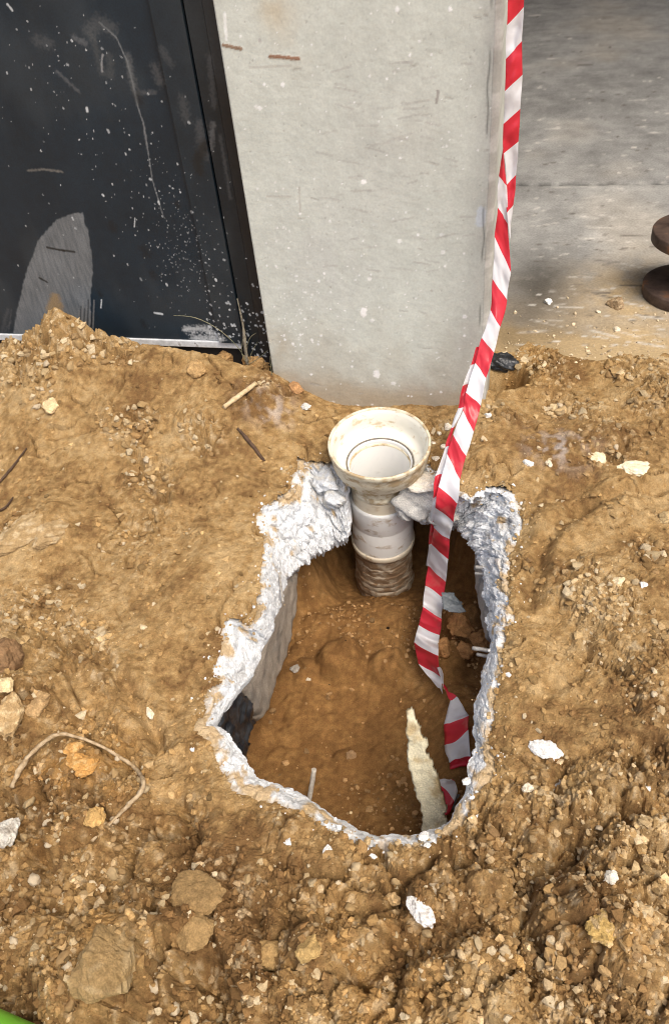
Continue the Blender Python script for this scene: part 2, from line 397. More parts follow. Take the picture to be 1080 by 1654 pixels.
w = (.55 * near(130, 1250, 110, GX, GY) + .5 * near(970, 1500, 60, GX, GY) + .35 * near(600, 1570, 120, GX, GY) + .4 * near(170, 1560, 70, GX, GY) + .3 * near(850, 600, 50, GX, GY)) * sstep(-.2, .3, fbm(GX * 20, GY * 20, 120, 3))
GC = GC + (oc - GC) * w[..., None]
gw = (.8 * near(900, 735, 45, GX, GY) + .7 * near(440, 690, 35, GX, GY)) * sstep(-.1, .3, fbm(GX * 40, GY * 30, 121, 3))
GC = GC + (np.array([.42, .37, .33]) - GC) * gw[..., None]
GC = GC + (np.array([.312, .197, .081]) * (1 + .25 * perlin(GX * 1.5, GY * 1.5, 14))[..., None] - GC) * OM[..., None]
V = np.stack([GX, GY, GH], -1).reshape(-1, 3)
Fq = grid_faces(*GX.shape)
Fq = Fq[((SD.ravel()[Fq] > 0) & (np.hypot(V[:, 0] - PIPE_AX0[0], V[:, 1] - PIPE_AX0[1])[Fq] > .062)).all(1)]
ground = link('ground', mesh_data('ground', V, Fq, M_soil, False, GC.reshape(-1, 3)))
tagp(ground, 'trodden yellow brown clay earth around the broken pit', kind='structure')

# ------------------------------------------------------------------ pit floor and undercut walls
qx = np.arange(-.70, .28, .003); qy = np.arange(.26, 1.40, .003)
QX, QY = np.meshgrid(qx, qy, indexing='ij')
sdi = poly_sd(QX.ravel(), QY.ravel(), IN_POLY).reshape(QX.shape)
def Z0(px, py, z=-.29): return onz(px, py, z)
QH = -0.345 + 0.012 * fbm(QX * 6, QY * 6, 201, 3) + .007 * fbm(QX * 26, QY * 22, 202, 4, .5) + .0012 * fbm(QX * 120, QY * 120, 203, 3)
def pb(px, py, r_px, h, z=-.34, p=1.0):
    x, y, r = G0(px, py, r_px, z)
    return h * np.exp(-((((QX - x) ** 2 + (QY - y) ** 2) / r ** 2) ** p))
lw = 1 + .5 * fbm(QX * 16, QY * 16, 240, 3)
QH += lw * (pb(552, 1070, 36, .048, p=2.6) + pb(560, 1050, 26, .015) + pb(624, 1080, 30, .040, p=2.2) + pb(640, 1064, 22, .02) + pb(585, 1098, 26, .012)) + pb(500, 1085, 30, .02) + pb(745, 1020, 36, .06, p=2) + pb(720, 1075, 34, .05, p=2) + pb(780, 1040, 40, .055, p=1.5)
QH += pb(745, 1160, 60, .055) + pb(770, 1240, 60, .075) + pb(735, 1290, 50, .03) + pb(500, 1000, 50, .02) + pb(560, 1225, 22, .012, p=2) + pb(660, 960, 60, .03) + pb(600, 980, 60, .03)
QH += pb(560, 1150, 110, -.012) - .088 * np.exp(-((QX - PIPE_FOOT[0]) ** 2 + (QY - PIPE_FOOT[1]) ** 2) / .15 ** 2)
rise = sstep(0.045, 0.15, sdi + .012 * fbm(QX * 18, QY * 18, 205, 3))
leftgap = sstep(0, 1, .9 * pb(365, 1180, 60, 1.0, -.15))
QH = QH + rise * (0.285 - .14 * leftgap)
# crumbly zones in the pit
PL = np.clip(pb(620, 990, 75, 1) + pb(745, 1050, 60, .9) + pb(640, 1320, 90, .8) + pb(480, 1010, 60, .6) + .5 * rise, 0, 1) * sstep(-.3, .15, fbm(QX * 14, QY * 14, 206, 3))
wx = QX + .01 * perlin(QX * 25, QY * 25, 207); wy = QY + .01 * perlin(QX * 25, QY * 25, 208)
for s, amp, sd_ in ((40, .011, 211), (80, .006, 212), (170, .003, 213)):
    f1, f2, cid = worley(wx * s, wy * s, sd_); QH += PL * amp * ((.3 + cid) * np.sqrt(np.clip(1 - (f1 / .62) ** 2, 0, 1)) - .4)
f1, f2, cid = worley(wx * 26, wy * 26, 215); QH += (1 - PL) * .004 * clods(wx, wy, 22, 216)
QC = soil_colour(QX * 1.1 + 3, QY * 1.1, PL * .3, .30 + 0 * QX)
QC = QC * .5 + QC.mean((0, 1)) * .5; QC = QC * np.array([.95, .83, .72])
QF = grid_faces(*QX.shape)
QF = QF[(np.hypot(QX.ravel() - PIPE_FOOT[0], QY.ravel() - PIPE_FOOT[1])[QF] > .05).all(1)]
pit = link('pit_floor', mesh_data('pit_floor', np.stack([QX, QY, QH], -1).reshape(-1, 3), QF, M_soil, True, QC.reshape(-1, 3)))
tagp(pit, 'damp brown clay at the bottom of the dug pit', kind='structure')
def psample(x, y):
    i = int(np.clip((x - qx[0]) / .003, 0, len(qx) - 1)); j = int(np.clip((y - qy[0]) / .003, 0, len(qy) - 1)); return float(QH[i, j])
def P(px, py, dz=0.0):
    z = -.34
    for _ in range(14):
        p = onz(px, py, z); z = .5 * z + .5 * psample(p[0], p[1])
    p = onz(px, py, z); return np.array([p[0], p[1], z + dz])

# ------------------------------------------------------------------ broken slab rim
def densify(A, step):
    n = len(A); out = []
    B = np.array(A)
    for i in range(n):
        p0, p1, p2, p3 = B[(i - 1) % n], B[i], B[(i + 1) % n], B[(i + 2) % n]
        k = max(2, int(np.linalg.norm(p2[:2] - p1[:2]) / step))
        for f in np.arange(k) / k:
            out.append(.5 * (2 * p1 + (p2 - p0) * f * .6 + (2 * p0 * .6 - (6 - 1.2 + .0) * p1 * 1.0 + 0 * p1) * 0 ) if False else p1 + (p2 - p1) * f)
    return np.array(out)
pairs = np.hstack([R_out, R_in])
D = densify(pairs, .0026)
nR = len(D)
arc = np.cumsum(np.r_[0, np.hypot(*np.diff(D[:, :2], axis=0).T)])
wob_o = .006 * fbm(arc * 22, arc * 0 + 2.2, 301, 2)[:, None]; wob_i = .009 * fbm(arc * 22, arc * 0 + 7.2, 302, 2)[:, None]
tn = np.roll(D[:, :2], -3, 0) - np.roll(D[:, :2], 3, 0); tn /= np.linalg.norm(tn, axis=1)[:, None] + 1e-9
ctr = R_out.mean(0)
nrm = np.stack([tn[:, 1], -tn[:, 0]], 1)
area = 0.5 * np.sum(R_out[:, 0] * np.roll(R_out[:, 1], -1) - np.roll(R_out[:, 0], -1) * R_out[:, 1])
nrm = nrm if area > 0 else -nrm              # outward
O = D[:, :2] + wob_o * nrm; I = D[:, 2:4] + wob_i * nrm; zi = D[:, 4]
zo = hsample(np.clip(O[:, 0] + .008 * nrm[:, 0], -1.2, .4), O[:, 1] + .008 * nrm[:, 1]) - .004
zo = np.convolve(np.r_[zo[-14:], zo, zo[:14]], np.ones(29) / 29, 'valid')
rows = []
def under_soil(dst, dz):
    q = O + nrm * dst; z_ = hsample(np.clip(q[:, 0], -1.2, .4), q[:, 1]) - dz
    z_ = np.array([z_[np.arange(i - 8, i + 9) % nR].min() for i in range(nR)]); return np.c_[q, np.minimum(z_, zo - .001)]
rows.append(under_soil(.045, .035)); rows.append(under_soil(.018, .005))
NF = 34
span = np.linalg.norm(O - I, axis=1)
for k in range(NF + 1):
    t = k / NF
    q = O * (1 - t) + I * t
    prof = t ** 1.5                            # rounded over the lip, then down
    rows.append(np.c_[q, zo * (1 - prof) + zi * prof])
icen = I.mean(0); od = I - icen; od /= np.linalg.norm(od, axis=1)[:, None]
rows.append(np.c_[I + od * .012, zi - .018])
rows.append(np.c_[I + od * .05, zi - .030]); rows.append(np.c_[icen + (I - icen) * 1.55, -.10 + 0 * zi])
S = np.stack(rows, 1)                          # ring x rows x 3
du = np.roll(S, -1, 0) - np.roll(S, 1, 0); dv = np.gradient(S, axis=1)
nn = np.cross(du, dv); nn /= np.linalg.norm(nn, axis=2)[..., None] + 1e-9
if (nn[:, NF // 2, 2].mean() < 0): nn = -nn
vv = np.cumsum(np.r_[np.zeros((1, nR)), np.linalg.norm(np.diff(S, axis=1), axis=2).T], 0).T
uu = np.repeat(arc[:, None], S.shape[1], 1)
wu = uu + .006 * perlin(uu * 60, vv * 60, 311); wv = vv + .006 * perlin(uu * 60, vv * 60 + 7, 312)
f1, f2, c1 = worley(wu * 70, wv * 50, 313); g1, g2, c2 = worley(wu * 150, wv * 120, 314)
streak = fbm(uu * 62, vv * 62, 317, 4, .6)
disp = .011 * (clods(wu, wv, 38, 330) - .5) + .0035 * (clods(wu, wv, 85, 331) - .5) + .005 * fbm(uu * 28, vv * 28, 315, 4, .6) + .003 * streak + .0008 * fbm(uu * 240, vv * 240, 319, 2)
amp = np.ones(S.shape[1]); amp[:2] = .2; amp[-2:] = .6
spanw = np.clip(np.convolve(np.r_[span[-20:], span, span[:20]], np.ones(41) / 41, 'valid') / .085, .30, 1.0)
S = S + nn * (disp * amp[None] * spanw[:, None])[..., None]
t_ = np.clip((np.arange(S.shape[1]) - 2) / NF, 0, 1)[None]
cn = fbm(uu * 14, vv * 20, 320, 4)
white = np.array([.72, .74, .75]); grey = np.array([.46, .46, .45]); tan = np.array([.50, .36, .19])
C = white + (grey - white) * np.clip(sstep(.1, .5, cn) * .7 + sstep(.55, 1.0, c2) * .4 + sstep(.1, .45, streak) * .35, 0, 1)[..., None]
C = C * (1 - .28 * sstep(.12, .4, fbm(uu * 60, vv * 60, 322, 3)))[..., None]
front = sstep(.75, .55, S[:, :, 1])
rgt = sstep(-.12, 0, S[:, :, 0]) * sstep(1.05, .95, S[:, :, 1])
ts = np.clip(sstep(.18, .42, .10 * rgt + fbm(uu * 24 + 5, vv * 24, 321, 4) + .20 * (1 - 2 * t_) + .16 * front), 0, 1)
ts = np.maximum(ts, (np.arange(S.shape[1])[None] < 2) * sstep(-.45, .1, fbm(uu * 30, vv * 9, 323, 3)))
C = C + (tan - C) * (ts * .92)[..., None]
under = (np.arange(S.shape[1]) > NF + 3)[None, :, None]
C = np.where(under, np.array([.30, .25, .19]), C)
slab = empty('broken_concrete_slab', (float(ctr[0]), float(ctr[1]), -.1)); B0 = np.array(slab.location)
tagp(slab, 'jagged white broken edge of a thin concrete slab ringing the pit', 'slab')
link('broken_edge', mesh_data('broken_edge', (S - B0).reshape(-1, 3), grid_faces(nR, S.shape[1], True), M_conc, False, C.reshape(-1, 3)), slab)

# ------------------------------------------------------------------ rock shapes
def ico(sub):
    bm = bmesh.new(); bmesh.ops.create_icosphere(bm, subdivisions=sub, radius=1)
    Vv = np.array([v.co[:] for v in bm.verts]); Ff = np.array([[v.index for v in f.verts] for f in bm.faces]); bm.free(); return Vv, Ff
def rock(sub, r, cuts=9, rough=.10, lo=.55):
    Vv, Ff = ico(sub)
    dirs = r.normal(size=(cuts, 3)); dirs /= np.linalg.norm(dirs, axis=1)[:, None]
    lim = r.uniform(lo, .95, cuts)
    dp = Vv @ dirs.T
    k = np.where(dp > 1e-3, lim / np.maximum(dp, 1e-3), 9).min(1)
    Vv = Vv * np.minimum(k, 1.0)[:, None]
    Vv = Vv * (1 + rough * (perlin(Vv[:, 0] * 2.3 + Vv[:, 2] * 1.7 + 5 * lim[0], Vv[:, 1] * 2.3 - Vv[:, 2] * 1.1, int(lim[1] * 1e4)) + .5 * perlin(Vv[:, 0] * 5.3 + Vv[:, 2] * 4.7, Vv[:, 1] * 5.3 - Vv[:, 2] * 3.1, int(lim[0] * 1e4))))[:, None]
    return Vv, Ff
def rotm(r):
    q = r.normal(size=4); q /= np.linalg.norm(q); w_, x, y, z = q
    return np.array([[1 - 2 * (y * y + z * z), 2 * (x * y - z * w_), 2 * (x * z + y * w_)], [2 * (x * y + z * w_), 1 - 2 * (x * x + z * z), 2 * (y * z - x * w_)], [2 * (x * z - y * w_), 2 * (y * z + x * w_), 1 - 2 * (x * x + y * y)]])
def chunk(name, c, size, col, mat=M_conc, parent=None, sub=4, seed=1, rot=0.0, label=None, rough=.16, cuts=12, lo=.5, base=(0, 0, 0), smooth=True, col2=None, tilt=None):
    r = np.random.default_rng(seed)
    Vv, Ff = rock(sub, r, cuts, rough, lo)
    Vv = Vv * np.array(size)
    if tilt is not None:
        Vv = Vv @ np.array(Matrix.Rotation(tilt[0], 3, tilt[1])).T
    Vv = Vv @ np.array(Matrix.Rotation(rot, 3, 'Z')).T
    mn = min(size)
    nz = fbm(Vv[:, 0] / mn * 1.6 + Vv[:, 2] / mn * 1.0, Vv[:, 1] / mn * 1.6 - Vv[:, 2] / mn * 1.3, seed + 40, 5, .78)
    Vv = Vv * (1 + .15 * nz)[:, None]
    cc = np.array(col) * (1 + .25 * nz)[:, None]
    if col2 is not None:
        cc = cc + (np.array(col2) - cc) * sstep(.0, .3, fbm(Vv[:, 0] / mn * 1.1 + 4, (Vv[:, 1] + Vv[:, 2]) / mn * 1.1, seed + 9, 3))[:, None]
    me = mesh_data(name, Vv, Ff, mat, smooth, np.clip(cc, 0, 1))
    return link(name, me, parent, np.array(c) - np.array(base))

# lumps of the slab beside the pipe
wcol = (.70, .71, .71)
for i, (px, py, z, sz, cl, rt) in enumerate([
    (690, 804, -.055, (.072, .046, .036), (.50, .48, .44), .2), (655, 820, -.075, (.032, .03, .024), (.50, .48, .44), 1.1), (712, 822, -.08, (.045, .035, .026), (.50, .48, .44), 2.0),
    (690, 782, -.020, (.055, .035, .016), (.72, .66, .56), .1), (536, 800, -.045, (.030, .032, .022), (.58, .60, .61), .5), (528, 778, -.022, (.035, .03, .018), (.72, .74, .75), 1.4)]):
    p = onz(px, py, z)
    chunk('concrete_lump', p, sz, cl, M_conc, slab, 4, 500 + i, rt, rough=.18, base=B0, col2=(.66, .64, .58))
# grey face of the foundation under the left edge
def prism(name, pts, thick, col, parent, base, nsub=40, seed=5, mat=M_conc, rough=.006, col2=None, lip=.012, jag=.8):
    """rough-faced plate through the given 3D outline"""
    A = np.array(pts); c = A.mean(0)
    u, s, vt = np.linalg.svd(A - c); e1, e2, nv = vt
    if nv @ (CAM - c) < 0: nv = -nv
    q = np.c_[(A - c) @ e1, (A - c) @ e2]
    lo = q.min(0) - .004; hi = q.max(0) + .004; st = max(hi - lo) / nsub
    xs = np.arange(lo[0], hi[0] + st, st); ys = np.arange(lo[1], hi[1] + st, st)
    XX, YY = np.meshgrid(xs, ys, indexing='ij')
    sdv = poly_sd(XX.ravel(), YY.ravel(), [tuple(t) for t in q]).reshape(XX.shape) + rough * jag * fbm(XX * 60, YY * 60, seed + 3, 3)
    hh = rough * fbm(XX * 35, YY * 35, seed, 4, .6) - .6 * thick * sstep(-lip, .002, sdv)
    top = c + XX[..., None] * e1 + YY[..., None] * e2 + hh[..., None] * nv
    bot = c + XX[..., None] * e1 + YY[..., None] * e2 - thick * nv
    keep = (sdv <= 0)
    nb = XX.size
    Fg = grid_faces(*XX.shape); Fg = Fg[keep.ravel()[Fg].all(1)]
    from collections import Counter
    edges = {}
    for f in Fg:
        for a_, b_ in zip(f, np.roll(f, -1)):
            edges[(a_, b_)] = 1
    side = [[b_, a_, a_ + nb, b_ + nb] for (a_, b_) in edges if (b_, a_) not in edges]
    Fall = np.vstack([Fg, Fg[:, ::-1] + nb, np.array(side)])
    cc = np.array(col) * (1 + .22 * fbm(XX * 25, YY * 25, seed + 7, 4))[..., None]
    if col2 is not None:
        cc = cc + (np.array(col2) - cc) * sstep(0, .3, fbm(XX * 22 + 3, YY * 22, seed + 8, 4))[..., None]
    VV = np.vstack([top.reshape(-1, 3), bot.reshape(-1, 3)]) - np.array(base)
    used = np.unique(Fall); remap = -np.ones(len(VV), int); remap[used] = np.arange(len(used))
    CC = np.vstack([cc.reshape(-1, 3), cc.reshape(-1, 3)])
    return link(name, mesh_data(name, VV[used], remap[Fall], mat, True, np.clip(CC[used], 0, 1)), parent)
gp = [(484,916,-.125),(481,985,-.20),(467,1060,-.25),(456,1085,-.255),(447,1110,-.26),(437,1145,-.265),(429,1168,-.265),(412,1152,-.235),(392,1108,-.075),(410,1090,-.072),(422,1062,-.072),(434,1020,-.07),(450,975,-.082),(462,938,-.105)]
fp = [onz(468, 932, -.14), onz(396, 1108, -.10), onz(452, 1092, -.25)]
fn = np.cross(fp[1] - fp[0], fp[2] - fp[0])
def on_plane(u, v): d = ray(u, v); return CAM + d * (fn @ (fp[0] - CAM)) / (fn @ d)
prism('foundation_face', [on_plane(a_, b_) for a_, b_, c_ in gp], .03, (.33, .285, .23), slab, B0, 60, 610, col2=(.22, .195, .165))
rp = [(762,880,-.10),(776,905,-.10),(778,950,-.09),(786,990,-.08),(790,1035,-.08),(782,1045,-.12),(776,1010,-.14),(770,960,-.15),(762,915,-.15)]
prism('foundation_face', [onz(*q) for q in rp], .03, (.34, .31, .27), slab, B0, 50, 640, col2=(.20, .19, .18))
M_rebar = mat_noise('rebar_steel', (.30, .27, .24), (.50, .48, .44), 120, .55, .3, .4, .001)
for (x0, y0, x1, y1, z, r) in [(768,916,800,919,-.06,.0035),(767,926,792,928,-.075,.003),(763,1047,796,1052,-.06,.0035),(770,1057,794,1062,-.075,.003),(448,905,457,972,-.055,.0022)]:
    tube('rebar_stub', [onz(x0, y0, z), onz((x0 + x1) / 2, (y0 + y1) / 2, z + .003), onz(x1, y1, z + .002)], r, M_rebar, slab, 8, B0, .06)

# ------------------------------------------------------------------ drain pipe
hub = PIPE_HUB; foot = PIPE_FOOT
axis_v = hub - foot
top_len = np.linalg.norm(axis_v)
pipe = empty('drain_pipe', foot.tolist())
pipe.rotation_euler = Vector(axis_v).to_track_quat('Z', 'Y').to_euler()
tagp(pipe, 'white plastic drain pipe with flared socket standing in the pit', 'pipe')
def mat_pipe(name, base, dirt, dlo, dhi, dscale=18, rough=.38, amount=.9):
    mt, n, l, b = mat_new(name); tc = N(n, 'ShaderNodeTexCoord')
    t = N(n, 'ShaderNodeTexNoise'); t.inputs['Scale'].default_value = dscale; t.inputs['Detail'].default_value = 7; t.inputs['Roughness'].default_value = .65
    mp = N(n, 'ShaderNodeMapping'); mp.inputs['Scale'].default_value = (1, 1, 1.8)
    l.new(tc.outputs['Object'], mp.inputs[0]); l.new(mp.outputs[0], t.inputs['Vector'])
    mr = N(n, 'ShaderNodeMapRange'); mr.interpolation_type = 'SMOOTHSTEP'
    mr.inputs['From Min'].default_value = dlo; mr.inputs['From Max'].default_value = dhi; mr.inputs['To Max'].default_value = amount
    l.new(t.outputs['Fac'], mr.inputs['Value'])
    mx = N(n, 'ShaderNodeMix', data_type='RGBA'); mx.inputs[6].default_value = (*base, 1); mx.inputs[7].default_value = (*dirt, 1)
    l.new(mr.outputs[0], mx.inputs[0]); l.new(mx.outputs[2], b.inputs['Base Color'])
    r2 = N(n, 'ShaderNodeMapRange'); r2.inputs['To Min'].default_value = rough; r2.inputs['To Max'].default_value = .9
    l.new(mr.outputs[0], r2.inputs['Value']); l.new(r2.outputs[0], b.inputs['Roughness'])
    bp = N(n, 'ShaderNodeBump'); bp.inputs['Strength'].default_value = .35; bp.inputs['Distance'].default_value = .002
    l.new(mr.outputs[0], bp.inputs['Height']); l.new(bp.outputs[0], b.inputs['Normal'])
    return mt
M_hub = mat_pipe('socket_plastic', (.74, .67, .50), (.42, .29, .14), .44, .60, 34, .45, .85)
M_inn = mat_pipe('socket_inside', (.82, .79, .68), (.56, .43, .26), .53, .68, 40, .4, .8)
M_pvc = mat_pipe('white_pvc', (.80, .79, .74), (.42, .30, .17), .53, .66, 18, .5, .85)
M_pvcin = mat_pipe('pvc_inside', (.78, .78, .76), (.5, .48, .44), .60, .75, 30, .35, .5)
M_dirty = mat_pipe('muddy_pvc', (.40, .33, .24), (.20, .12, .06), .42, .56, 30, .7, .95)
H = top_len
RH = 83.5 * depth_at(hub) / F                  # socket radius
def zt(d): return H - d
s_out = [(RH * .59, zt(.110)), (RH * .595, zt(.070)), (RH * .605, zt(.0655)), (RH * .66, zt(.0645)), (RH * .78, zt(.0615)), (RH * .875, zt(.057)), (RH * .915, zt(.051)), (RH * .925, zt(.043)), (RH * .945, zt(.041)), (RH * .952, zt(.029)), (RH * .963, zt(.025)), (RH * .965, zt(.013)), (RH * .99, zt(.011)), (RH, zt(.009)), (RH, zt(.002)), (RH * .992, zt(0)), (RH * .955, zt(0)), (RH * .945, zt(.003))]
sk = lathe('socket', s_out, M_hub, pipe)
s_in = [(RH * .945, zt(.003)), (RH * .935, zt(.006)), (RH * .915, zt(.008)), (RH * .91, zt(.013)), (RH * .895, zt(.016)), (RH * .885, zt(.030)), (RH * .875, zt(.044)), (RH * .84, zt(.049)), (RH * .76, zt(.052)), (RH * .685, zt(.054)), (RH * .672, zt(.060))]
lathe('socket_lining', s_in, M_inn, sk)
RB = RH * .650
lathe('rubber_seal', [(RH * .675, zt(.056)), (RH * .668, zt(.0545)), (RB - .0005, zt(.0545)), (RB - .0012, zt(.0575))], mat_noise('rubber_seal', (.10, .095, .09), (.22, .19, .15), 60, .7), sk)
lathe('pipe_bore', [(RB + .0012, zt(.0578)), (RB - .0005, zt(.0565)), (RB - .0028, zt(.0570)), (RB - .0035, zt(.060)), (RB - .0035, zt(.067)), (RH * .575, zt(.075)), (RH * .575, zt(.20)), (RH * .575, .0)], M_pvcin, pipe)
lathe('collar', [(RH * .59, zt(.118)), (RH * .622, zt(.117)), (RH * .63, zt(.114)), (RH * .63, zt(.110)), (RH * .62, zt(.108)), (RH * .59, zt(.107))], M_hub, pipe)
lathe('tan_sleeve', [(RH * .60, zt(.112)), (RH * .612, zt(.118)), (RH * .614, zt(.156))], mat_pipe('tan_sleeve', (.74, .65, .48), (.55, .42, .25), .5, .66, 24, .45, .8), pipe)
lathe('barrel', [(RH * .60, zt(.149)), (RH * .645, zt(.150)), (RH * .66, zt(.153)), (RH * .662, zt(.157)), (RH * .662, zt(.212)), (RH * .657, zt(.2135)), (RH * .657, zt(.2155)), (RH * .662, zt(.217)), (RH * .664, zt(.292))], M_pvc, pipe)
lathe('coupling_ring', [(RH * .655, zt(.286)), (RH * .69, zt(.287)), (RH * .70, zt(.290)), (RH * .70, zt(.297)), (RH * .69, zt(.301)), (RH * .65, zt(.303))], mat_pipe('ring_plastic', (.66, .58, .44), (.33, .22, .12), .50, .64, 30, .5, .9), pipe)
prof = [(RH * .65, zt(.300))]; zz = .304; rp_ = np.random.default_rng(3)
while zz < H + .06:
    g_ = rp_.uniform(.006, .03); k_ = rp_.uniform(-.01, .03)
    for f_ in np.linspace(0, 1, 7): prof.append((RH * (.625 + k_ * math.sin(math.pi * f_) + .02 * (zz - .3) / .1), zt(zz + g_ * f_)))
    zz += g_
ml = lathe('muddy_lower_pipe', prof, M_dirty, pipe)
mv = np.empty(len(ml.data.vertices) * 3, np.float32); ml.data.vertices.foreach_get('co', mv); mv = mv.reshape(-1, 3)
tt = np.arctan2(mv[:, 1], mv[:, 0]); mv[:, :2] *= (1 + (.085) * fbm(np.cos(tt) * 3 + mv[:, 2] * 9, np.sin(tt) * 3 + mv[:, 2] * 25, 77, 4, .6))[:, None]
ml.data.vertices.foreach_set('co', mv.ravel())

# ------------------------------------------------------------------ concrete floor in the bay
fx = axis(-9, 12, -.25, 1.05, .006, .006); fy = []
y = 1.60
while y < 7.6: fy.append(y); y += .0055 * (y / 1.5) ** 1.5
fy = np.array(fy + [8.2, 9.0, 10.5, 12.0])
FX, FY = np.meshgrid(fx, fy, indexing='ij')
jy = onz(960, 296)[1] + .004 * perlin(FX * 30, FX * 0 + .5, 401)
jd = np.abs(FY - jy)
FZ = -.006 * np.exp(-(jd / .009) ** 2) + .0006 * fbm(FX * 30, FY * 30, 402, 3)
cn = fbm(FX * 1.6, FY * 1.6, 403, 4); fn = fbm(FX * 8, FY * 7, 404, 5, .6); sp = fbm(FX * 60, FY * 60, 405, 3)
c = np.array([.325, .325, .31]) * (1 + .45 * cn + .45 * fn + .14 * sp)[..., None]
dust = np.clip(sstep(1.80, 1.64, FY + .10 * fn) + sstep(2.15, 1.65, FY + .10 * fn) * .6 + .9 * np.exp(-((FX - .27) ** 2 / .03 + (FY - 1.95) ** 2 / .03)) * sstep(-.4, .2, fn) + .2 * sstep(.1, .5, cn), 0, 1)
c = c + (np.array([.44, .33, .185]) - c) * dust[..., None]
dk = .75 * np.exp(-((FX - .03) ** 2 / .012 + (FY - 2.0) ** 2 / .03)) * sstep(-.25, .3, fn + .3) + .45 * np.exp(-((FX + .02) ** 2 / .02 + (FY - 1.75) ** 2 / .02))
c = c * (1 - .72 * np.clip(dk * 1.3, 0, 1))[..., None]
c = c * (1 - .6 * np.exp(-(jd / .011) ** 2) * sstep(-.5, .1, perlin(FX * 25, FY * 0 + .3, 409)))[..., None]
c = c * (1 - .10 * sstep(jy - .02, jy + .02, FY))[..., None]
r2 = np.random.default_rng(44)
for k in range(420):                            # specks, chips and scratches worn into the floor
    u, v = r2.uniform(850, 1080), r2.uniform(20, 560)
    p = onz(u, v); L_ = r2.choice([.004, .006, .03], p=[.5, .3, .2]); an = r2.uniform(-.5, .5)
    i0, i1 = np.searchsorted(fx, [p[0] - L_ * 2, p[0] + L_ * 2]); j0, j1 = np.searchsorted(fy, [p[1] - .06, p[1] + .06])
    if i1 <= i0 or j1 <= j0: continue
    sx, sy = FX[i0:i1, j0:j1], FY[i0:i1, j0:j1]
    d = seg_dist(sx, sy, [(p[0] - L_ * math.cos(an), p[1] - L_ * math.sin(an)), (p[0] + L_ * math.cos(an), p[1] + L_ * math.sin(an))])
    wgt = np.exp(-(d / r2.uniform(.002, .0045)) ** 2)[..., None] * r2.uniform(.3, .9)
    tgt = np.array([.60, .58, .53]) if r2.random() < .62 else np.array([.10, .085, .07])
    c[i0:i1, j0:j1] += (tgt - c[i0:i1, j0:j1]) * wgt
floor = link('concrete_floor', mesh_data('concrete_floor', np.stack([FX, FY, FZ], -1).reshape(-1, 3), grid_faces(*FX.shape), M_floor, True, np.clip(c, 0, 1).reshape(-1, 3)))
tagp(floor, 'worn grey concrete floor of the open bay right of the pillar', kind='structure')
M_plain = mat_noise('plain_render', (.50, .50, .48), (.60, .60, .58), 6, .9)
b = box('floor_edge', (-9, 1.602, -.4), (12, 12, -.006), M_plain, None, .0); tagp(b, 'edge of the concrete floor slab under the bay', kind='structure')
# the rest of the building: back wall, side walls, ceiling over the bay
for nm, lo, hi in (('back_wall', (-9, 12, -.2), (12, 12.2, 6.7)), ('side_wall', (-9.2, 1.6, -.2), (-9, 12, 6.7)), ('side_wall', (12, 1.6, -.2), (12.2, 12, 6.7)), ('ceiling', (-9.2, 1.60, 6.5), (12.2, 12.2, 6.7))):
    tagp(box(nm, lo, hi, M_plain, None, 0.0), nm.replace('_', ' ') + ' of the building behind the pillar', kind='structure')

# ------------------------------------------------------------------ pillar
zs = list(np.arange(-.12, 1.05, .0019)) + [1.1, 1.3, 1.8, 2.4, 2.998]
ch = .011
xs_front = np.arange(PX0 + .003, PX1, .0019)
per = [(PX0, YW + .35), (PX0, YW + .12), (PX0, YW + .02), (PX0, YW + .003), (PX0 + .0012, YW + .0008)] + [(x, YW) for x in xs_front] + [(PX1, YW), (PX1 + .001, YW + .0006), (PX1 + ch * .5, YW + ch * .42), (PX1 + ch, YW + ch * .9), (PX1 + ch + .0006, YW + ch + .001), (PX1 + ch + .0006, YW + .12), (PX1 + ch + .0006, YW + .35)]
per = np.array(per); zs = np.array(zs)
A_ = np.repeat(per[:, None, :], len(zs), 1); ZZ = np.repeat(zs[None], len(per), 0)
XX = A_[..., 0].copy(); YY = A_[..., 1].copy()
XX = XX - .002 * (XX > PX1 - .001) * fbm(ZZ * 14, ZZ * 0 + 3.1, 449, 3) + 0
isf = (np.abs(YY - YW) < .0007)
pc = np.array([.575, .605, .55]) * (1 + .10 * fbm(XX * 6, ZZ * 4, 450, 4) + .06 * fbm(XX * 40, ZZ * 25, 451, 4))[..., None]
def stain(px, py, rx, ry, colr, amt, seed=0):
    global pc
    p = ony(px, py, YW); s = depth_at(p) / F
    w_ = amt * np.exp(-((XX - p[0]) / (rx * s)) ** 2 - ((ZZ - p[2]) / (ry * s)) ** 2) * sstep(-.4, .4, fbm(XX * 25, ZZ * 18, 460 + seed, 3) + .2)
    pc = pc + (np.array(colr) - pc) * np.clip(w_, 0, 1)[..., None]
stain(440, 15, 22, 28, (.52, .44, .30), .7); stain(470, 50, 30, 60, (.56, .52, .42), .4, 1); stain(450, 560, 26, 30, (.46, .42, .33), .7, 2)
stain(580, 640, 120, 22, (.44, .40, .33), .8, 3); stain(700, 640, 70, 40, (.44, .40, .34), .75, 4); stain(760, 560, 30, 60, (.42, .40, .36), .6, 5)
stain(620, 250, 90, 140, (.50, .51, .47), .6, 6); stain(520, 420, 80, 120, (.54, .55, .52), .5, 7); stain(680, 210, 40, 40, (.47, .47, .42), .45, 8); stain(470, 610, 40, 18, (.40, .34, .24), .6, 9)
mudw = .9 * sstep(.095, -.005, ZZ + .06 * fbm(XX * 9, ZZ * 9, 495, 4)) + .35 * sstep(.25, .02, ZZ + .12 * fbm(XX * 16, ZZ * 10, 496, 4))
pc = pc + (np.array([.40, .345, .255]) - pc) * np.clip(mudw, 0, .85)[..., None]
pz = np.zeros(XX.shape)
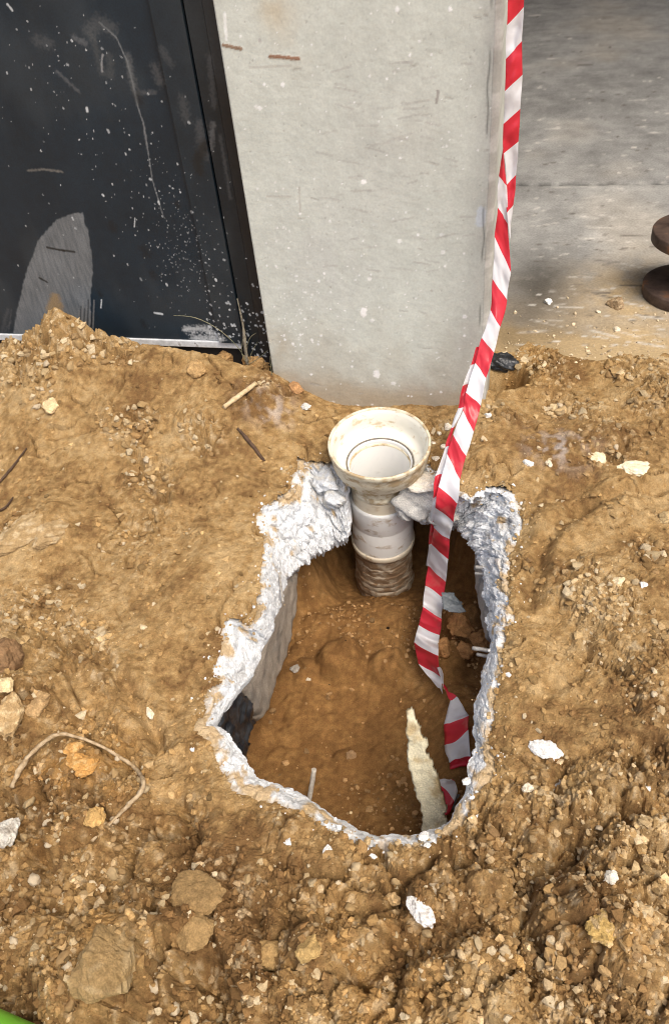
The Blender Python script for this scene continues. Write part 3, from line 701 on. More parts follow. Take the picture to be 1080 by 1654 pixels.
def dab(px, py, r_px, colr, amt=1.0, ln=0.0, an=0.0, dz=0.0):
    global pc, pz
    p = ony(px, py, YW); s = depth_at(p) / F; r = r_px * s; L_ = ln * s
    k = r * 2.5 + L_
    i0, i1 = np.searchsorted(per[:, 0][5:-6], [p[0] - k, p[0] + k]) + 5; j0, j1 = np.searchsorted(zs, [p[2] - k, p[2] + k])
    if i1 <= i0 or j1 <= j0: return
    sx, sz = XX[i0:i1, j0:j1], ZZ[i0:i1, j0:j1]
    d = seg_dist(sx, sz, [(p[0] - L_ * math.cos(an), p[2] - L_ * math.sin(an)), (p[0] + L_ * math.cos(an), p[2] + L_ * math.sin(an))])
    w_ = amt * sstep(1.35, .75, d / r + .35 * perlin(sx * 260, sz * 260, 470))
    pc[i0:i1, j0:j1] += (np.array(colr) - pc[i0:i1, j0:j1]) * w_[..., None]; pz[i0:i1, j0:j1] += dz * w_
r3 = np.random.default_rng(12)
for k in range(340):
    u, v = r3.uniform(360, 800), 660 * (1 - r3.random() ** 1.4)
    if r3.random() < .35: u, v = 440 + abs(r3.normal()) * 80, 560 - abs(r3.normal()) * 130
    dab(u, v, r3.choice([1.1, 1.5, 2.1, 3.4], p=[.55, .28, .13, .04]), (.85, .86, .85), r3.uniform(.5, 1), 0, 0, -.0002)
for k in range(220):
    dab(r3.uniform(370, 795), r3.uniform(10, 650), r3.choice([.9, 1.2]), (.34, .33, .30), r3.uniform(.3, .7), 0, 0, .0008)
for k in range(80):
    dab(r3.uniform(400, 790), r3.uniform(20, 640), r3.choice([1.0, 1.4, 1.9]), (.40, .39, .35), r3.uniform(.2, .6), r3.choice([0, 0, 3, 6]), r3.uniform(-.4, .4), .0006)
for k in range(60):
    dab(r3.uniform(520, 760), r3.uniform(100, 460), 1.5, (.42, .41, .38), r3.uniform(.2, .6), r3.uniform(5, 22), r3.uniform(-.3, .3))
dab(375, 75, 2.6, (.24, .14, .08), .9, 15, -.22, -.0006); dab(459, 92, 2.6, (.28, .15, .09), .95, 24, -.10, -.0006)
dab(420, 65, 3.2, (.42, .40, .38), .7); dab(364, 42, 2.4, (.82, .84, .82), .8, 18, 1.45); dab(587, 293, 4, (.88, .88, .86)); dab(587, 504, 4.5, (.88, .88, .86), 1, 4, 1.4); dab(608, 604, 5, (.86, .86, .84), 1, 2, 1.4)
dab(586, 505, 4, (.86, .86, .84)); dab(706, 156, 2.2, (.30, .28, .26), .8, 9, 1.4); dab(776, 350, 7, (.60, .68, .74), .8, 10, 1.5); dab(484, 322, 1.3, (.42, .40, .36), .6, 20, 1.5)
dab(436, 107, 1.8, (.42, .40, .36), .5, 34, .0); dab(450, 317, 1.6, (.44, .42, .38), .5, 20, .0)
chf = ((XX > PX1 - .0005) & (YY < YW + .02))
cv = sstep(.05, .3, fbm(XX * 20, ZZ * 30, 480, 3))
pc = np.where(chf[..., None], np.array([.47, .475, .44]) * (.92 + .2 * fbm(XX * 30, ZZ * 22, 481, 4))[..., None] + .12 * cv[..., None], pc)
edge_w = .55 * np.exp(-((XX - PX1 + .006 + .003 * perlin(ZZ * 20, ZZ * 0 + 1.1, 482)) / .0016) ** 2) * isf * sstep(-.2, .2, perlin(ZZ * 16, ZZ * 0 + 3.7, 483))
pc = pc * (1 - edge_w)[..., None]
YY = YY + np.where(isf, pz + .0009 * fbm(XX * 7, ZZ * 7, 484, 3) + .0004 * fbm(XX * 80, ZZ * 80, 485, 3), 0)
pil_base = np.array([(PX0 + PX1) / 2, YW + .17, -.12])
PV = np.stack([XX, YY, ZZ], -1) - pil_base
pillar = link('concrete_pillar', mesh_data('concrete_pillar', PV.reshape(-1, 3), grid_faces(len(per), len(zs)), M_pillar, True, np.clip(pc, 0, 1).reshape(-1, 3)), None, pil_base)
tagp(pillar, 'pale grey concrete pillar flecked with white paint behind the pipe', 'pillar')

# ------------------------------------------------------------------ black door beside the pillar
DX_leaf, DX_seam, DX_mid, DX_end = -.652, -.591, -.556, PX0 + .004
zd = ony(355, 551, YD)[2]
door = empty('steel_door', (-1.0, YD, 0.0)); DB = np.array(door.location)
tagp(door, 'dark blue black steel door splashed with white paint left of the pillar', 'door')
def panel(name, x0, x1, z0, z1, Y, thick, st=.0016, relief=None, seed=1, colr=(.010, .021, .033)):
    zz_ = np.array(list(np.arange(z0, min(z1, 1.1), st)) + ([1.4, 2.0, z1] if z1 > 1.2 else [z1]))
    xx_ = np.append(np.arange(x0, x1 - st * .5, st), x1)
    X_, Z_ = np.meshgrid(xx_, zz_, indexing='ij')
    col_ = np.array(colr) * (1 + .30 * fbm(X_ * 5, Z_ * 4, 700 + seed, 4) + .15 * fbm(X_ * 60, Z_ * 60, 702 + seed, 3))[..., None]
    sky_sheen = .5 * sstep(-.05, .4, fbm(X_ * 7, Z_ * 3.5, 704, 4))        # patchy bluish sheen of reflected sky, painted into the door colour
    col_ = col_ + (np.array([.050, .062, .070]) - col_) * (sky_sheen * .55)[..., None]
    Yf = Y + .0006 * fbm(X_ * 3, Z_ * 3, 706, 2)
    return X_, Z_, col_, Yf, xx_, zz_
def stamp(X_, Z_, col_, xx_, zz_, pts, r, colr, amt, soft=.6, rag=.35):
    pts = [tuple(p) for p in pts]
    ax = [p[0] for p in pts]; az = [p[1] for p in pts]; k = r * 2.5
    i0, i1 = np.searchsorted(xx_, [min(ax) - k, max(ax) + k]); j0, j1 = np.searchsorted(zz_, [min(az) - k, max(az) + k])
    if i1 <= i0 or j1 <= j0: return
    sx, sz = X_[i0:i1, j0:j1], Z_[i0:i1, j0:j1]
    d = seg_dist(sx, sz, pts if len(pts) > 1 else pts * 2)
    w_ = amt * sstep(1 + soft, 1 - soft, d / r + rag * perlin(sx * 200, sz * 200, 720))
    col_[i0:i1, j0:j1] += (np.array(colr) - col_[i0:i1, j0:j1]) * np.clip(w_, 0, 1)[..., None]
r4 = np.random.default_rng(31)
def dxz(px, py, Y=YD): p = ony(px, py, Y); return (p[0], p[2])
spl = []
for k in range(260):
    t = r4.random(); u = 60 + 330 * t + r4.normal() * 45; v = 60 + 430 * t ** .9 + r4.normal() * 75
    spl.append((u, v, r4.choice([.7, 1.0, 1.5, 2.3], p=[.6, .25, .11, .04]), r4.uniform(.3, .9)))
for k in range(130): spl.append((r4.uniform(330, 432), 585 - abs(r4.normal()) * 60, r4.choice([1.0, 1.5, 2.3, 3.4], p=[.45, .3, .17, .08]), r4.uniform(.6, 1)))
for k in range(30): spl.append((r4.uniform(0, 300), r4.uniform(0, 530), r4.choice([.9, 1.4]), r4.uniform(.3, .7)))
for k in range(150): spl.append((290 + r4.normal() * 26, 400 + r4.normal() * 45, .8, r4.uniform(.25, .6)))
def marks(a, Y):
    X_, Z_, col_, Yf, xx_, zz_ = a
    def S_(pts, r_px, colr, amt, **kw):
        if kw.get('rag', 0) > .7: amt *= .62; kw['soft'] = .95; r_px *= 1.25
        stamp(X_, Z_, col_, xx_, zz_, [dxz(u, v, Y) for u, v in pts], r_px * 1.15e-3, colr, amt, **kw)
    W_ = (.58, .62, .64)
    # sanded grey patch
    poly = [dxz(u, v, Y) for u, v in [(18, 560), (28, 500), (42, 440), (62, 388), (90, 355), (120, 344), (133, 343), (136, 358), (142, 372), (147, 405), (150, 440), (146, 480), (146, 560)]]
    sdv = poly_sd(X_, Z_, poly) + .002 * perlin(X_ * 140, Z_ * 60, 730)
    str_ = fbm(X_ * 160, Z_ * 22, 731, 3); 
    w_ = sstep(.002, -.002, sdv) * np.clip(.86 + .5 * str_, 0, 1)
    col_ += (np.array([.16, .175, .185]) - col_) * w_[..., None]
    for (u, v, ln, an) in ((90, 402, 14, -.2), (70, 452, 6, -.6), (110, 405, 10, -.15)):
        S_([(u - ln, v - ln * math.sin(-an)), (u + ln, v + ln * math.sin(-an))], 2, (.01, .012, .014), .9)
    for k in range(9):
        u = 5 + 5 * k + r4.normal() * 3; S_([(u, 535), (u + 4 + 8 * r4.random(), 490 + 30 * r4.random())], 1.0 + 2 * r4.random(), (.13, .14, .15), .4, rag=.9)
        u = 128 + 3 * k; S_([(u - 2, 530), (u, 480 + 30 * r4.random())], 1.6, (.02, .022, .025) if k % 2 else (.2, .2, .2), .6)
    S_([(85, 520), (90, 480), (82, 500)], 9, (.30, .20, .09), .75); S_([(95, 515), (98, 492)], 6, (.30, .20, .09), .6)
    # long drip and smears
    S_([(160, 35), (188, 60), (206, 100), (218, 150), (222, 170), (232, 200), (240, 250), (246, 290), (258, 330), (264, 350)], 1.0, (.24, .26, .27), .6, rag=.68)
    S_([(206, 100), (218, 150), (222, 170)], 2.4, (.15, .165, .17), .5, rag=.68); S_([(232, 200), (238, 240)], 1.8, (.18, .19, .2), .5, rag=.68)
    S_([(145, 50), (160, 36), (180, 45)], 7, (.10, .108, .112), .7, rag=.9); S_([(150, 60), (165, 118), (180, 120), (176, 90)], 4, (.09, .098, .1), .6, rag=.9)
    S_([(166, 88), (164, 100), (165, 115)], 1.5, (.26, .27, .28), .8, rag=.6); S_([(206, 90), (216, 140)], 4, (.14, .15, .155), .7, rag=.9)
    S_([(60, 65), (78, 70)], 6, (.10, .108, .115), .6, rag=1); S_([(120, 60), (138, 70)], 3, (.2, .21, .22), .5, rag=1); S_([(92, 115), (128, 148)], 2, (.16, .17, .18), .6, rag=1)
    S_([(45, 275), (70, 273), (100, 277)], 1.3, (.22, .21, .19), .9, rag=.8); S_([(215, 150), (250, 148)], 2.4, (.12, .125, .13), .6, rag=1)
    for (u, v, rr) in ((222, 156, 7), (180, 362, 7), (232, 402, 8), (245, 440, 5), (285, 328, 4), (160, 472, 4), (230, 520, 6)):
        S_([(u, v), (u + rr * .6, v + rr)], rr * .8, (.008, .009, .011), .85, rag=.8)
    S_([(295, 160), (300, 190)], 5, (.09, .096, .1), .7, rag=1); S_([(322, 200), (325, 240), (332, 250)], 5, (.10, .105, .11), .7, rag=1); S_([(262, 80), (275, 100)], 4, (.1, .105, .11), .6, rag=1)
    S_([(338, 90), (345, 170)], 3, (.12, .125, .13), .5, rag=1); S_([(344, 200), (340, 240)], 3, (.2, .205, .21), .6, rag=1); S_([(356, 220), (372, 320)], 2, (.12, .125, .13), .5, rag=1)
    S_([(330, 235), (318, 262), (322, 275)], 8, (.012, .014, .016), .8, rag=.6)
    S_([(250, 108), (258, 130)], 5, (.11, .115, .12), .7, rag=1); S_([(12, 6), (20, 16)], 1.5, W_, .9)
    for (u, v, rr, am) in spl:
        S_([(u, v), (u + rr * .7, v + rr * r4.uniform(.2, 1.6))], rr * .8, W_, am, soft=.3)
    S_([(250, 505), (262, 507)], 1.9, W_, .95); S_([(164, 484), (163, 497)], 1.2, W_, .8); S_([(218, 352), (217, 366)], .9, W_, .8); S_([(140, 174), (141, 179)], 1.9, W_, .9)
    S_([(300, 532), (330, 530), (345, 540)], 4.5, (.7, .72, .72), .9, rag=.9); S_([(315, 545), (355, 548), (340, 560), (310, 562)], 5.5, (.7, .72, .72), .9, rag=1.1)
def put(name, a, Y, depth):
    X_, Z_, col_, Yf, xx_, zz_ = a
    front_ = np.stack([X_, Yf, Z_], -1)
    nu, nv = X_.shape
    Vf = front_.reshape(-1, 3); Vb = Vf + np.array([0, depth, 0]); nb = len(Vf)
    Fg = grid_faces(nu, nv)
    brd = [(i * nv, (i + 1) * nv) for i in range(nu - 1)] + [((i + 1) * nv + nv - 1, i * nv + nv - 1) for i in range(nu - 1)] + [(j + 1, j) for j in range(nv - 1)] + [((nu - 1) * nv + j, (nu - 1) * nv + j + 1) for j in range(nv - 1)]
    side = np.array([[b_, a_, a_ + nb, b_ + nb] for a_, b_ in brd])
    Vall = np.vstack([Vf, Vb]) - DB
    cc = np.clip(np.vstack([col_.reshape(-1, 3)] * 2), 0, 1)
    me = mesh_data(name, Vall, np.vstack([Fg, side]), M_door, False, cc)
    return link(name, me, door)
a = panel('leaf', -1.28, DX_leaf, zd + .002, 2.4, YD, .04, seed=1); marks(a, YD); leaf = put('leaf', a, YD, .04)
a = panel('stile', DX_leaf + .003, DX_seam - .002, zd + .002, 2.4, YD - .010, .04, seed=2, colr=(.014, .024, .034)); marks(a, YD - .010); put('stile', a, YD - .010, .050)
a = panel('frame', DX_seam + .0025, DX_mid - .0008, -.05, 2.45, YD - .008, .05, seed=3, colr=(.009, .015, .021)); marks(a, YD - .008); put('frame', a, YD - .008, .05)
a = panel('frame_edge', DX_mid + .0008, DX_end, -.05, 2.45, YD - .011, .05, seed=4, colr=(.012, .015, .019)); marks(a, YD - .011); put('frame_edge', a, YD - .011, .053)
M_black = mat_noise('black_gap', (.008, .008, .009), (.015, .015, .016), 30, .8)
box('threshold', (-1.7, YD + .006, -.05), (DX_end, YD + .12, zd - .017), M_black, door, .001, DB)
box('backing', (-1.7, YD + .052, zd - .01), (DX_end, YD + .10, 2.45), M_black, door, .001, DB)
M_strip = mat_noise('white_strip', (.55, .57, .57), (.74, .76, .77), 60, .5, .0, .2, .001, c2=(.30, .29, .27), thr=.64)
box('bottom_strip', (-1.62, YD - .004, zd - .015), (DX_seam - .012, YD + .02, zd + .0005), M_strip, door, .0015, DB)
bm_w = box('wall', (-9, YD - .002, 2.46), (PX1 + .01, YD + .12, 6.6), M_plain, None, 0); bm_w.name = 'wall_above'; tagp(bm_w, 'wall above the door and the bay', kind='structure')

# ------------------------------------------------------------------ barrier tape
mt, n, l, b = mat_new('barrier_tape'); uvn = N(n, 'ShaderNodeUVMap', uv_map='uv'); sx = N(n, 'ShaderNodeSeparateXYZ'); l.new(uvn.outputs[0], sx.inputs[0])
md = N(n, 'ShaderNodeMath', operation='PINGPONG'); md.inputs[1].default_value = 1.0; l.new(sx.outputs['X'], md.inputs[0])
# stripe k (floor of u) even = red, odd = white : use modulo 2
md.operation = 'MODULO'; md.inputs[1].default_value = 2.0
gt = N(n, 'ShaderNodeMath', operation='GREATER_THAN'); gt.inputs[1].default_value = 1.0; l.new(md.outputs[0], gt.inputs[0])
mx = N(n, 'ShaderNodeMix', data_type='RGBA'); mx.inputs[6].default_value = (.76, .048, .075, 1); mx.inputs[7].default_value = (.86, .86, .88, 1)
l.new(gt.outputs[0], mx.inputs[0]); 
tcn = N(n, 'ShaderNodeTexCoord'); dn = N(n, 'ShaderNodeTexNoise'); dn.inputs['Scale'].default_value = 24; dn.inputs['Detail'].default_value = 6; l.new(tcn.outputs['Object'], dn.inputs['Vector'])
dr = N(n, 'ShaderNodeMapRange'); dr.inputs['From Min'].default_value = .58; dr.inputs['From Max'].default_value = .75; dr.inputs['To Max'].default_value = .35; l.new(dn.outputs['Fac'], dr.inputs['Value'])
dm = N(n, 'ShaderNodeMix', data_type='RGBA'); dm.inputs[7].default_value = (.48, .38, .26, 1); l.new(mx.outputs[2], dm.inputs[6]); l.new(dr.outputs[0], dm.inputs[0])
l.new(dm.outputs[2], b.inputs['Base Color']); b.inputs['Roughness'].default_value = .26
tr = N(n, 'ShaderNodeBsdfTranslucent'); l.new(dm.outputs[2], tr.inputs['Color']); ms = N(n, 'ShaderNodeMixShader'); ms.inputs[0].default_value = .38
bn = N(n, 'ShaderNodeTexNoise'); bn.inputs['Scale'].default_value = 45; l.new(tcn.outputs['Object'], bn.inputs['Vector'])
bp = N(n, 'ShaderNodeBump'); bp.inputs['Strength'].default_value = .25; bp.inputs['Distance'].default_value = .004; l.new(bn.outputs['Fac'], bp.inputs['Height']); l.new(bp.outputs[0], b.inputs['Normal'])
l.new(b.outputs[0], ms.inputs[1]); l.new(tr.outputs[0], ms.inputs[2]); l.new(ms.outputs[0], n['Material Output'].inputs['Surface']); M_tape = mt
# sight-line depth of the tape: hangs down the pillar corner, leans out over the slab, drops into the pit
TD = [(-200, YW - .035), (280, YW - .035), (420, YW - .045), (500, 1.335), (600, 1.27), (700, 1.20), (800, 1.125), (860, 1.10), (960, 1.095), (1040, 1.085), (1075, 1.07), (1100, 1.06), (1130, 1.03)]
def tape_pt(x, y, off):
    a_ = ony(x, y, tY(min(y, 870)) - off)
    if y <= 800: return a_
    hit = P(x, y); k_ = float(np.interp(y, [800, 870, 900, 1000, 1060, 1100, 1130], [.86, .875, .885, .93, .965, .982, .988]))
    b_ = CAM + (hit - CAM) * (k_ - off * .5); w_ = min(1, (y - 800) / 80.0); w_ = w_ * w_ * (3 - 2 * w_)
    return a_ * (1 - w_) + b_ * w_
def tY(y): return float(np.interp(y, [t[0] for t in TD], [t[1] for t in TD]))
def strip_mesh(rows_, tilt=0.0, pfun=None, off=0.0, sub=9, across=9, curl=.0045, thick=.0006):
    Vs, U = [], []
    for k in range(len(rows_) - 1):
        u0, a0, b0 = rows_[k]; u1, a1, b1 = rows_[k + 1]
        for f in np.arange(sub + (1 if k == len(rows_) - 2 else 0)) / sub:
            uu_ = u0 + (u1 - u0) * f; A1 = np.array(a0) * (1 - f) + np.array(a1) * f; B1 = np.array(b0) * (1 - f) + np.array(b1) * f
            if len(A1) == 2:
                pa = tape_pt(A1[0], A1[1], off + tilt); pb_ = tape_pt(B1[0], B1[1], off - tilt)
            else: pa = pfun(A1); pb_ = pfun(B1)
            for j in range(across):
                w_ = j / (across - 1); q = pa * (1 - w_) + pb_ * w_
                q = q + np.array([0, -1, .3]) * curl * (math.sin(math.pi * w_) * math.sin(uu_ * 1.3 + 1) + .5 * math.sin(uu_ * 2.9 + w_ * 2.2) + 1.1 * float(fbm(np.array([uu_ * 1.9]), np.array([w_ * 1.6]), 888, 3)[0]))
                q = q + np.array([1, 0, .2]) * .0022 * float(perlin(np.array([uu_ * 1.1]), np.array([.5 + (w_ > .5) * 3]), 889)[0])
                Vs.append(q); U.append((uu_, w_))
    nr = len(Vs) // across
    return np.array(Vs), grid_faces(nr, across), np.array(U)
xl = lambda y: float(np.interp(y, [-140,0,95,147,245], [826,819,816,815,812])); xr = lambda y: float(np.interp(y, [-160,0,65,120,175,228,285,330,380], [852,846,845,843,841,837,833,829,824]))
# u: even..odd = red, odd..even = white
upA = [(-1+2,(xl(-70),-70),(xr(-100),-100)),(2,(xl(-15),-15),(xr(-45),-45)),(3,(819,40),(846,10)),(4,(816,95),(845,65)),(5,(815,147),(843,120)),(6,(813,200),(841,175)),(7,(813,247),(837,228)),(8,(818,299),(833,282)),(9,(819,343),(829,330)),(9.8,(822,388),(825,376))]
loB = [(10.3,(812,236),(813,240)),(11,(804,284),(819,300)),(12,(802,335),(820,361)),(13,(799,381),(825,440)),(14,(796,450),(819,485)),(15,(791,500),(808,527)),(16,(778,545),(797,570)),(17,(768,586),(786,611)),(18,(753,633),(775,656)),(19,(747,663),(764,697)),(20,(730,701),(753,737)),
 (21,(721,733),(744,775)),(22,(708,786),(738,814)),(23,(702,820),(731,844)),(24,(700,852),(727,871)),(25,(696,878),(723,904)),(26,(691,914),(719,939)),(27,(686,946),(716,969)),(28,(682,981),(713,1000)),(29,(676,1009),(709,1027)),(30,(669,1038),(709,1058)),(31,(675,1071),(711,1095)),(31.8,(704,1112),(715,1122))]
loB = [(u, a_, b_) for u, a_, b_ in loB]
sideC = [(16.2,(770,560),(775,560)),(17,(761,590),(769,588)),(18,(748,622),(757,620)),(19,(739,660),(748,657)),(20,(727,690),(735,688)),(21,(718,722),(727,720)),(22,(703,769),(713,766)),(23,(699,805),(707,802)),(24,(695,843),(702,840)),(25,(692,880),(698,877)),(26,(688,915),(693,912))]
tape = empty('barrier_tape', onz(712, 1130, -.26).tolist()); TB = np.array(tape.location)
tagp(tape, 'red and white striped plastic barrier tape hanging from above into the pit', 'tape')
for nm, rw, off, tl in (('hanging_strip', upA, 0.0, .004), ('twisted_strip', loB, .008, .002), ('folded_edge', sideC, .004, 0.0)):
    Vs, Fs, U = strip_mesh(rw, tl, None, off)
    if nm == 'hanging_strip':                   # runs on upwards past the frame, along the pillar corner
        row0 = Vs[:9]; dz = (Vs[9:18] - row0).mean(0)
        ext = np.array([row0 + np.array([.006 * math.sin(k * .7), .004 * math.sin(k * .4), .055 * k]) for k in range(24, 0, -1)]).reshape(-1, 3)
        eu = np.repeat(U[0, 0] - .055 * np.arange(24, 0, -1) / .075, 9)
        U = np.vstack([np.c_[eu + 40, np.tile(U[:9, 1], 24)], U + np.array([40, 0])]); Vs = np.vstack([ext, Vs]); Fs = grid_faces(len(Vs) // 9, 9)
    o = link(nm, mesh_data(nm, Vs - TB, Fs, M_tape, True, None, U), tape)
    s_ = o.modifiers.new('thick', 'SOLIDIFY'); s_.thickness = .0006
    o.modifiers.new('sub', 'SUBSURF').render_levels = 1
# tail lying on the earth in the pit
tailD = [(31.6,(704,1110,.05),(714,1118,.05)),(32,(712,1128,.03),(716,1130,.03)),(33,(727,1147,.02),(737,1143,.02)),(33.4,(722,1160,.014),(748,1162,.016)),(34,(717,1184,.012),(756,1168,.014)),(35,(718,1214,.010),(755,1194,.014)),(36,(725,1242,.006),(759,1235,.012)),(36.35,(726,1251,.0),(759,1247,.004))]
tailE = [(37.2,(703,1270,.012),(733,1272,.012)),(38,(704,1300,.012),(738,1292,.012)),(38.9,(706,1326,.010),(728,1322,.012))]
for nm, rw in (('tape_tail', tailD), ('tape_end', tailE)):
    Vs, Fs, U = strip_mesh(rw, 0, lambda q: P(q[0], q[1], q[2] + .012), 0, 9, 9, .006)
    if nm == 'tape_end': U[:, 0] = 37 + (U[:, 0] - 37.2) * .9 - U[:, 1] * 1.0 + .9
    o = link(nm, mesh_data(nm, Vs - TB, Fs, M_tape, True, None, U), tape)
    s_ = o.modifiers.new('thick', 'SOLIDIFY'); s_.thickness = .0006

# ------------------------------------------------------------------ board, plastic, rods in the pit
bd = [(656,1149,-.10),(664,1146,-.10),(672,1158,-.11),(675,1166,-.11),(682,1176,-.12),(684,1190,-.13),(690,1200,-.135),(690,1215,-.145),(697,1226,-.15),(698,1238,-.155),(708,1252,-.165),(713,1275,-.18),(722,1312,-.21),(726,1352,-.235),(720,1375,-.25),(684,1375,-.25),(680,1340,-.23),(679,1310,-.21),(674,1290,-.195),(664,1268,-.18),(656,1240,-.16),(655,1215,-.145),(657,1195,-.135),(653,1170,-.115)]
board_pts = [onz(*q) for q in bd]
bb = np.array(board_pts).mean(0); bb[2] = -.25
board = prism('broken_foam_board', board_pts, .018, (.66, .61, .44), None, bb, 110, 660, col2=(.46, .36, .20), rough=.0045, lip=.003, jag=1.6)
board.location = bb
tagp(board, 'cream coloured broken board with ragged tip standing in the pit front', 'board')
M_plas = mat_noise('black_plastic', (.010, .011, .013), (.035, .038, .042), 30, .32, 0, .9, .006, .5, bscale=60)
M_grey = mat_noise('grey_plastic', (.09, .11, .12), (.17, .19, .20), 30, .4, 0, .6, .004, .5)
def sheet(name, pts, mat, label, cat, crumple=.010, seed=3, thick=.0012):
    A = np.array(pts); c = A.mean(0); o = prism(name, A, thick, (1, 1, 1), None, c, 34, seed, mat, rough=crumple); o.location = c
    tagp(o, label, cat); return o
sheet('plastic_sheet_and_gap_shade', [onz(*q) for q in [(350,1160,-.05),(364,1128,-.06),(382,1108,-.09),(404,1130,-.15),(416,1165,-.18),(404,1190,-.17),(402,1240,-.19),(396,1275,-.21),(372,1240,-.15),(350,1195,-.06)]], M_plas, 'crumpled black plastic sheet under the left edge of the pit, its top standing in for gap shade', 'plastic sheet', .016, 81)  # real sheet, extended upward as a black stand-in for the shaded gap
sheet('plastic_scrap', [P(u, v, .012) for u, v in [(708,1286),(743,1289),(731,1317)]], M_grey, 'dark grey plastic scrap lying on the tape end in the pit', 'plastic scrap', .003, 82)
sheet('plastic_scrap', [onz(u, v, -.19 - .0004 * (v - 950)) for u, v in [(712,955),(732,957),(745,972),(752,988),(735,992),(714,984)]], M_grey, 'bluish grey scrap at the back of the pit right of the tape', 'plastic scrap', .006, 83)
q0 = G(812, 600); hole = chunk('hollow_shade_lump', (q0[0] - .006, q0[1] + .006, q0[2] + .012), (.040, .030, .026), (1, 1, 1), M_plas, None, 4, 777, .4, rough=.3)  # black lump added so the hollow reads as a dark, shaded hole
tagp(hole, 'black lump standing in for shade in the hollow at the right foot of the pillar', 'plastic scrap')
M_rod = mat_noise('pale_rod', (.42, .38, .32), (.62, .58, .52), 160, .7, 0, .6, .001)
p0 = P(492, 1308, -.02); p1 = onz(507, 1243, p0[2] + .09)
rod = tube('steel_rod', [p0, (p0 + p1) / 2 + .001, p1], .0045, M_rod, None, 10, p0, .05); rod.location = p0
tagp(rod, 'short pale rod standing in the clay at the front of the pit', 'rod')

# ------------------------------------------------------------------ steel spool on the floor
M_rust = mat_noise('rusty_steel', (.055, .035, .028), (.125, .085, .066), 24, .62, .25, .35, .002, .4, c2=(.20, .10, .055), thr=.60)
M_rustd = mat_noise('dark_rusty_steel', (.03, .022, .02), (.07, .045, .035), 30, .7, .25, .35, .002, .4)
sp_c = onz(1112, 474, 0.0); s_ = depth_at(sp_c) / F; SR = 73 * s_
spool = empty('steel_spool', sp_c.tolist()); tagp(spool, 'rusty steel spool of two discs standing on the concrete floor', 'spool')
th_ = .028; hh = .162
def disc(z0, z1): return [(.012, z0), (SR - .003, z0), (SR - .001, z0 + .001), (SR, z0 + .003), (SR, z1 - .003), (SR - .001, z1 - .001), (SR - .003, z1), (.012, z1)]
lathe('flange', disc(0.001, th_), M_rust, spool); lathe('flange', disc(hh - th_, hh), M_rust, spool)
lathe('core', [(SR * .40, th_ - .002), (SR * .40, hh - th_ + .002)], M_rustd, spool)
lathe('bore_plug', [(.0, th_ * .6), (.0125, th_ * .6)], M_rustd, spool); lathe('bore_plug', [(0.0, hh - .006), (.0125, hh - .006)], M_rustd, spool)

# ------------------------------------------------------------------ root, sticks, stalks, tube
M_root = mat_noise('root_bark', (.30, .20, .10), (.52, .40, .25), 120, .9, 0, .6, .002)
M_stick = mat_noise('pale_stick', (.46, .33, .17), (.66, .52, .32), 90, .85, 0, .5, .002)
M_dark = mat_noise('dark_stick', (.05, .028, .016), (.11, .065, .04), 90, .9, 0, .5, .002)
def lay(name, pts, r, mat, label, cat, dz=.004, jit_=.12, nseg=8, lift=None):
    Q = [G(u, v, dz + (lift[i] if lift else 0)) for i, (u, v) in enumerate(pts)]; base = Q[0]
    o = tube(name, Q, r, mat, None, nseg, base, jit_); o.location = base; tagp(o, label, cat); return o
lay('dry_root', [(22,1274),(38,1246),(62,1220),(98,1197),(135,1200),(172,1214),(204,1234),(224,1251),(236,1270),(234,1288),(218,1305),(184,1333),(148,1360)], [.0040,.0036,.0032,.0028,.0022,.0023,.0026,.0028,.0029,.0030,.0028,.0025,.0020], M_root, 'tan root curling in a loop over loose earth at lower left', 'root', .004, .2, 8, [0,.006,.010,.012,.008,.004,.006,.010,.012,.014,.012,.006,-.004])
lay('stick', [(362,661),(388,642),(414,622)], [.0045,.005,.0045], M_stick, 'short pale peeled stick on the clay left of the pillar foot', 'stick', .005)
lay('stick', [(384,693),(404,716),(427,746)], [.003,.0042,.003], M_dark, 'dark thin stick pressed into the clay beside the pale stick', 'stick', .002)
lay('twig', [(-4,785),(12,768),(28,748),(44,726)], [.0022,.0026,.0022,.0015], M_dark, 'thin dark twig at the left border above the crumbled plaster', 'twig', .004)
lay('twig', [(-4,828),(10,822),(22,806)], [.0022,.0026,.0016], M_dark, 'short dark twig at the left border just above the flat clay slab', 'twig', .004)
weed = empty('dry_weed', G(398, 586).tolist()); WB = np.array(weed.location); tagp(weed, 'thin dry weed growing at the corner of door frame and pillar', 'weed')
M_weed = mat_noise('dry_weed', (.13, .11, .08), (.30, .27, .20), 140, .9, 0, .5, .002); M_grass = mat_noise('dry_grass', (.12, .13, .08), (.28, .26, .16), 90, .8)
def yl(u, v, Y): return ony(u, v, Y)
tube('stem', [yl(400, 590, 1.44), yl(396, 560, 1.44), yl(393, 530, 1.445), yl(388, 505, 1.445), yl(383, 482, 1.448)], [.0036, .004, .003, .0018, .001], M_weed, weed, 7, WB, .2)
for pts in ([(398,582),(380,556),(350,530),(315,513),(280,509)], [(400,585),(408,566),(416,552)], [(396,584),(390,568),(392,548)], [(402,588),(415,580),(432,566)], [(398,560),(404,545),(413,538)], [(440,610),(437,590),(436,575)]):
    Yb = 1.437 if pts[0][0] < 430 else 1.398
    tube('grass_blade', [yl(u, v, Yb - .004 * i) for i, (u, v) in enumerate(pts)], [.0008] * (len(pts) - 1) + [.0004], M_grass, weed, 5, WB)
M_green = mat_noise('lime_plastic', (.16, .48, .035), (.20, .56, .05), 20, .35, 0, .1, .001, .5)
ga, gb_ = onz(-40, 1682, .05), onz(60, 1728, .05)
